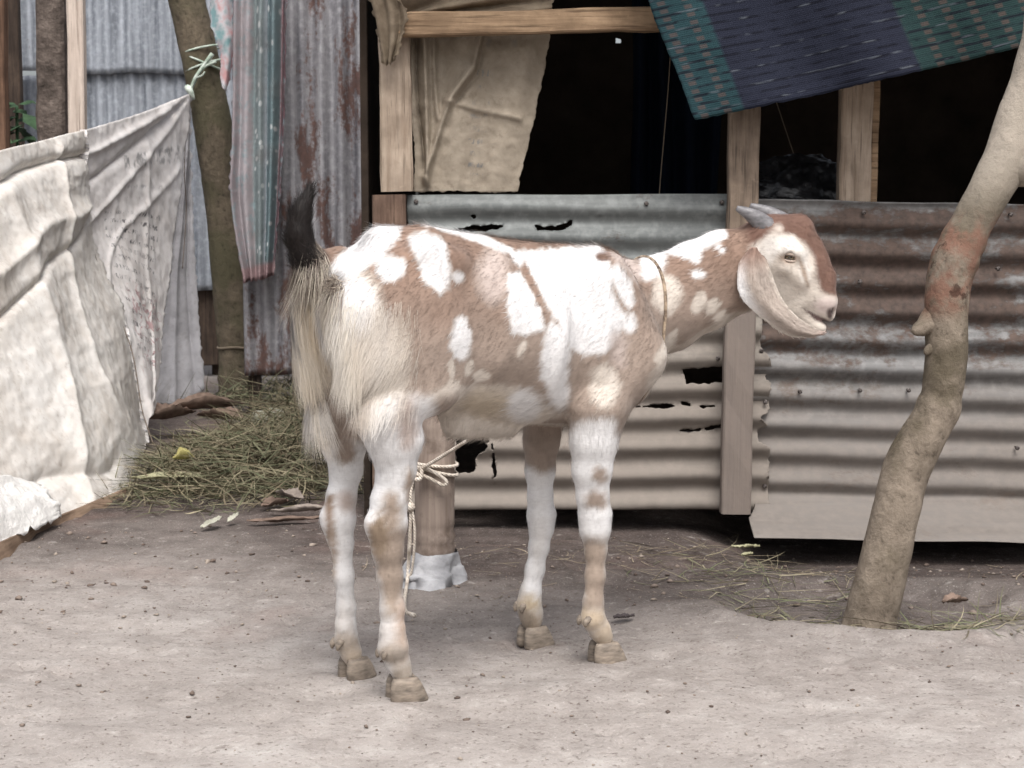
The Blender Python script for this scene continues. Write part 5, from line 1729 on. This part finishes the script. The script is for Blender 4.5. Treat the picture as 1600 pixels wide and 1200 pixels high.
def tail_col(ids, r):
    L = BL[ids]
    k = sstep(-.318, -.338, L[:, 0])[:, None]
    root = (r.random(len(ids)) < .55)[:, None]
    base = np.where(root, np.array(S(190, 172, 150)), np.array(S(104, 86, 74))) * r.uniform(.7, 1.15, (len(ids), 1))
    return base * (1 - k) + np.array(S(30, 24, 22)) * r.uniform(.6, 1.6, (len(ids), 1)) * k


hairs(tailv, 6500, .014, .034, .0006, .0011, tail_flow, .20, 324, 'tail_hair', 4, lambda i, r: .12 * r.normal(size=(len(i), 3)), HAIR, tail_col, .22)
tail_under = tailv & (BL[:, 2] < .76)
hairs(tail_under, 900, .04, .075, .0006, .0010, dn, .12, 325, 'tail_fringe', 5, bend_dn, HAIR, lambda i, r: np.where((r.random(len(i)) < .5)[:, None], np.array(S(134, 120, 110)), np.array(S(206, 194, 172))) * r.uniform(.6, 1.1, (len(i), 1)), .16)

# ---------------------------------------------------------------- horns, ears, eyes, hooves
m = Mat('horn', .45, .4)
hn_ = m.noise(m.map(m.pos, (30, 30, 60)), 2, 5)
HORN = m.out(m.ramp(hn_, [(.3, S(80, 78, 80)), (.7, S(124, 121, 123))]), None, m.math('SINE', m.math('MULTIPLY', m.xyz(m.pos)[0], 900.0)), .12, .0008)
for o, pts in ((-1, [(1208, 366), (1196, 354), (1182, 342), (1166, 332), (1151, 325)]), (1, [(1222, 352), (1212, 343), (1200, 334), (1186, 327), (1172, 321)])):
    offs = np.array([20, 22, 24, 25, 25]) * K * o
    C = catmull(np.array([aty(x, y, HY + q) for (x, y), q in zip(pts, offs)]), 26)
    t = np.linspace(0, 1, 26)
    mesh('horn', *tube(C, 20 * K * (1 - t ** 1.2 * .80) * (1 + .02 * np.sin(t * 70)), 16, .03, 5, .8), HORN, goat)
EARC = S(174, 158, 145)
for o in (-1, 1):
    # ear blade: two edges and a keel in photo pixels, hanging outside the cheek
    ledge = [(1172, 388), (1156, 412), (1152, 444), (1160, 468), (1180, 488), (1206, 508), (1232, 524), (1262, 527), (1284, 522)]
    redge = [(1184, 386), (1196, 404), (1205, 426), (1214, 450), (1228, 476), (1246, 496), (1264, 508), (1278, 516), (1287, 520)]
    doff = [36, 48, 53, 54, 51, 46, 40, 33, 29]
    nu, nv = 40, 15
    a_, b_ = catmull(np.array([aty(x, y, HY + o * q * K) for (x, y), q in zip(ledge, doff)]), nu), catmull(np.array([aty(x, y, HY + o * (q - 8) * K) for (x, y), q in zip(redge, doff)]), nu)
    Vv = np.linspace(0, 1, nv)
    Gd = a_[:, None] * (1 - Vv[None, :, None]) + b_[:, None] * Vv[None, :, None]
    cup = np.sin(math.pi * Vv)[None, :] * (.008 * (1 - np.linspace(0, 1, nu) ** 2))[:, None]
    Gd[..., 1] += o * (cup - .004 * np.cos(2 * math.pi * Vv)[None] - .004 * np.exp(-((Vv - .62) / .05) ** 2)[None] * np.linspace(1, .3, nu)[:, None])
    Gd += .0012 * np.stack([fbm(Gd.reshape(-1, 3) * 40, 401 + q, 3).reshape(nu, nv) for q in range(3)], -1)
    tt = np.linspace(0, 1, nu)[:, None, None]
    C = np.array(EARC) * (1 - 0 * tt) + np.zeros((nu, nv, 1))
    rim = np.clip(np.maximum(sstep(.86, 1, Vv), sstep(.10, 0, Vv)), 0, 1)[None, :, None]
    C = C * (1 - .6 * rim) + np.array(S(222, 212, 196)) * .6 * rim
    wp = sstep(.38, .1, Vv)[None, :, None] * np.exp(-((tt - .30) / .2) ** 2)
    C = C * (1 - wp) + np.array(WHITE) * wp
    bt = sstep(.26, .04, tt) * .9
    C = C * (1 - bt) + np.array(S(140, 106, 88)) * bt
    pk = sstep(.8, 1, tt) * .5
    C = C * (1 - pk) + np.array(S(184, 150, 138)) * pk
    C = C * (1 + .13 * fbm(Gd.reshape(-1, 3) * 40, 405, 4).reshape(nu, nv, 1))
    e = mesh('ear', Gd.reshape(-1, 3), grid_faces(nu, nv), FUR, goat, col=C.reshape(-1, 3))
    sm = e.modifiers.new('thickness', 'SOLIDIFY')
    sm.thickness, sm.offset = .003, 0
    r = np.random.default_rng(411)
    n = 3600
    ii, kk = r.uniform(0, nu - 1.01, n), r.uniform(0, nv - 1.01, n)
    i0, k0 = ii.astype(int), kk.astype(int)
    fi, fk = (ii - i0)[:, None], (kk - k0)[:, None]
    P_ = (Gd[i0, k0] * (1 - fi) + Gd[i0 + 1, k0] * fi) * (1 - fk) + (Gd[i0, k0 + 1] * (1 - fi) + Gd[i0 + 1, k0 + 1] * fi) * fk
    D_ = Gd[i0 + 1, k0] - Gd[i0, k0]
    D_ = D_ / np.linalg.norm(D_, axis=1)[:, None] + .22 * r.normal(size=(n, 3)) + np.array([0, .12 * o, 0])
    N_ = normals(Gd)[i0, k0]
    N_ = N_ * np.sign(N_[:, 1:2] * o)
    hv, hf, hc_, hn2 = ribbons(P_ + N_ * .0016, D_ / np.linalg.norm(D_, axis=1)[:, None], N_, r.uniform(.005, .010, n), r.uniform(.0004, .0007, n), C[i0, k0] * r.uniform(.78, 1.12, (n, 1)))
    mesh('ear_hair', hv, hf, FUR, e, col=hc_, nrm=hn2)


def ball(c0, r, sx=(1, 1, 1), n=16):
    V, F = [], []
    for i in range(n + 1):
        th_ = math.pi * i / n
        for k in range(n):
            ph = 2 * math.pi * k / n
            V.append(np.asarray(c0) + r * np.array([sx[0] * math.sin(th_) * math.cos(ph), sx[1] * math.sin(th_) * math.sin(ph), sx[2] * math.cos(th_)]))
    for i in range(n):
        for k in range(n):
            F.append((i * n + k, i * n + (k + 1) % n, (i + 1) * n + (k + 1) % n, (i + 1) * n + k))
    return V, F


m = Mat('eye_amber', .12, .6)
EYE = m.out(S(176, 150, 112))
m = Mat('eye_pupil', .1, .6)
PUP = m.out(S(16, 13, 12))
m = Mat('eyelid', .6, .3)
LID = m.out(S(50, 38, 34))
m = Mat('eyelid_hair', .75, .2)
LIDC = m.out(S(168, 148, 132))
for o in (-1, 1):
    ec = aty(1233, 403, HY + o * 34 * K)
    ey = mesh('eye', *ball(ec, 7.6 * K), EYE, goat)
    mesh('pupil', *ball(ec + [0, o * 6.2 * K, .4 * K], 1.0 * K, (4.0, 2.4, 1.3), 10), PUP, ey)
    for top in (1, -1):
        xs_ = np.linspace(-10, 10, 14)
        prof = np.sqrt(np.clip(1 - (xs_ / 10.5) ** 2, 0, 1))
        pts = [ec + np.array([x * K, o * (2.5 + 5.6 * q) * K, (top * (1.6 + 3.6 * q) + (.7 if top > 0 else .3) - .14 * x) * K]) for x, q in zip(xs_, prof)]
        mesh('eyelid', *tube(pts, (.8 + 1.9 * prof) * K * (1 if top > 0 else .85), 8), LIDC, ey)
        pts = [ec + np.array([x * K, o * (2.7 + 6.2 * q) * K, (top * (.3 + 2.6 * q) + .5 - .14 * x) * K]) for x, q in zip(xs_, prof)]
        mesh('lash_line', *tube(pts, (.5 + .4 * prof) * K, 6), LID, ey)

m = Mat('hoof', .6, .3)
hn_ = m.noise(m.map(m.pos, (20, 20, 60)), 2.2, 6)
HOOF = m.out(m.ramp(hn_, [(.3, S(92, 82, 72)), (.7, S(152, 136, 118))]), None, hn_, .4, .003)


def claw(c0, yaw, sx, side, h=.034, ln=.052, wd=.023, lift=0.0):
    """One half of a cloven hoof: flat sole, sloping front wall."""
    V = []
    lv = [(0, .95, .93), (.10, 1.02, 1.0), (.5, .90, .93), (.85, .74, .82), (1.0, .60, .62)]
    n = 18
    for z, fl, fw in lv:
        for k in range(n):
            a = 2 * math.pi * k / n
            x, y = math.cos(a), math.sin(a)
            xx = (x if x < 0 else x ** .8 if x > 0 else 0) * ln / 2 * fl + (.006 if x > 0 else 0) - z * .008
            yy = math.copysign(abs(y) ** .7, y) * wd / 2 * fw * (1 - .35 * max(0, x) ** 2)
            V.append([xx, yy + side * (wd / 2 + .0022 - .0016 * z), z * h])
    V = np.array(V)
    ca_, sa_ = math.cos(yaw), math.sin(yaw)
    Wd = np.stack([c0[0] + V[:, 0] * ca_ - V[:, 1] * sa_, c0[1] + V[:, 0] * sa_ + V[:, 1] * ca_, c0[2] + V[:, 2]], 1)
    F = [(i * n + k, i * n + (k + 1) % n, (i + 1) * n + (k + 1) % n, (i + 1) * n + k) for i in range(4) for k in range(n)]
    F += [tuple(range(n - 1, -1, -1)), tuple(range(4 * n, 5 * n))]
    return Wd, F


for (px, py, s, yaw, sc_) in ((629, 1052, -.079, GA - .25, 1.0), (552, 1030, .079, GA + .1, .92), (944, 996, -.087, GA - .25, 1.0), (832, 972, .087, GA - .1, 1.0)):
    h0 = toworld(G(px, py, s)) + AX * .006
    h0 = np.array([h0[0], h0[1], gz(h0[0], h0[1]) - .002])
    for sd in (-1, 1):
        mesh('hoof', *claw(h0, yaw, 1, sd, .042 * sc_, .060 * sc_, .0255 * sc_), HOOF, goat)
for (px, py, s) in ((612, 1018, -.079), (540, 1004, .079), (924, 968, -.087), (824, 947, .087)):
    for sd in (-1, 1):
        p0 = toworld(G(px, py, s)) - AX * .019 + SD * .010 * sd
        mesh('dew_claw', *tube(catmull([p0 + AX * .012 + UPV * .008, p0 + UPV * .002, p0 - AX * .003 - UPV * .009], 8), np.array([.005, .006, .0066, .0066, .006, .0052, .004, .002]), 10), HOOF, goat)

# neck cord and the tether
cn_c = toloc(aty(1008, 492, 3.05))
cordpts = []
m = Mat('neck_cord', .85, .2)
NCORD = m.out(m.ramp(m.noise(m.pos, 80, 3), [(.35, S(84, 66, 54)), (.65, S(170, 148, 120))]))
tA, tB = toloc(aty(1001, 412, 3.06)), toloc(aty(1012, 585, 3.0))
ctr = (tA + tB) / 2
upd = (tA - tB) / 2
nrm_dir = np.cross(upd / np.linalg.norm(upd), [0, 1, 0])
from mathutils.bvhtree import BVHTree
from mathutils import Vector
bvh = BVHTree.FromPolygons(BV.tolist(), BF.tolist())
for th_ in np.linspace(0, 2 * math.pi, 72, endpoint=False):
    dr = math.cos(th_) * upd / np.linalg.norm(upd) + math.sin(th_) * np.array([0, -1., 0])
    hit = bvh.ray_cast(Vector(ctr + dr * .35), Vector(-dr))
    p = np.array(hit[0]) if hit[0] is not None else ctr + dr * .08
    cordpts.append(p + dr * .0035)
cordpts = np.array(cordpts)
for _ in range(4):
    cordpts = (np.roll(cordpts, 1, 0) + 2 * cordpts + np.roll(cordpts, -1, 0)) / 4
cw = toworld(np.concatenate([cordpts, cordpts[:2]]))
tag(mesh('neck_cord', *tube(cw, .0032, 8), NCORD, loc=cw[0]), 'thin brown cord tied round the neck of the goat', 'cord')
tether(toworld(cordpts[50]))
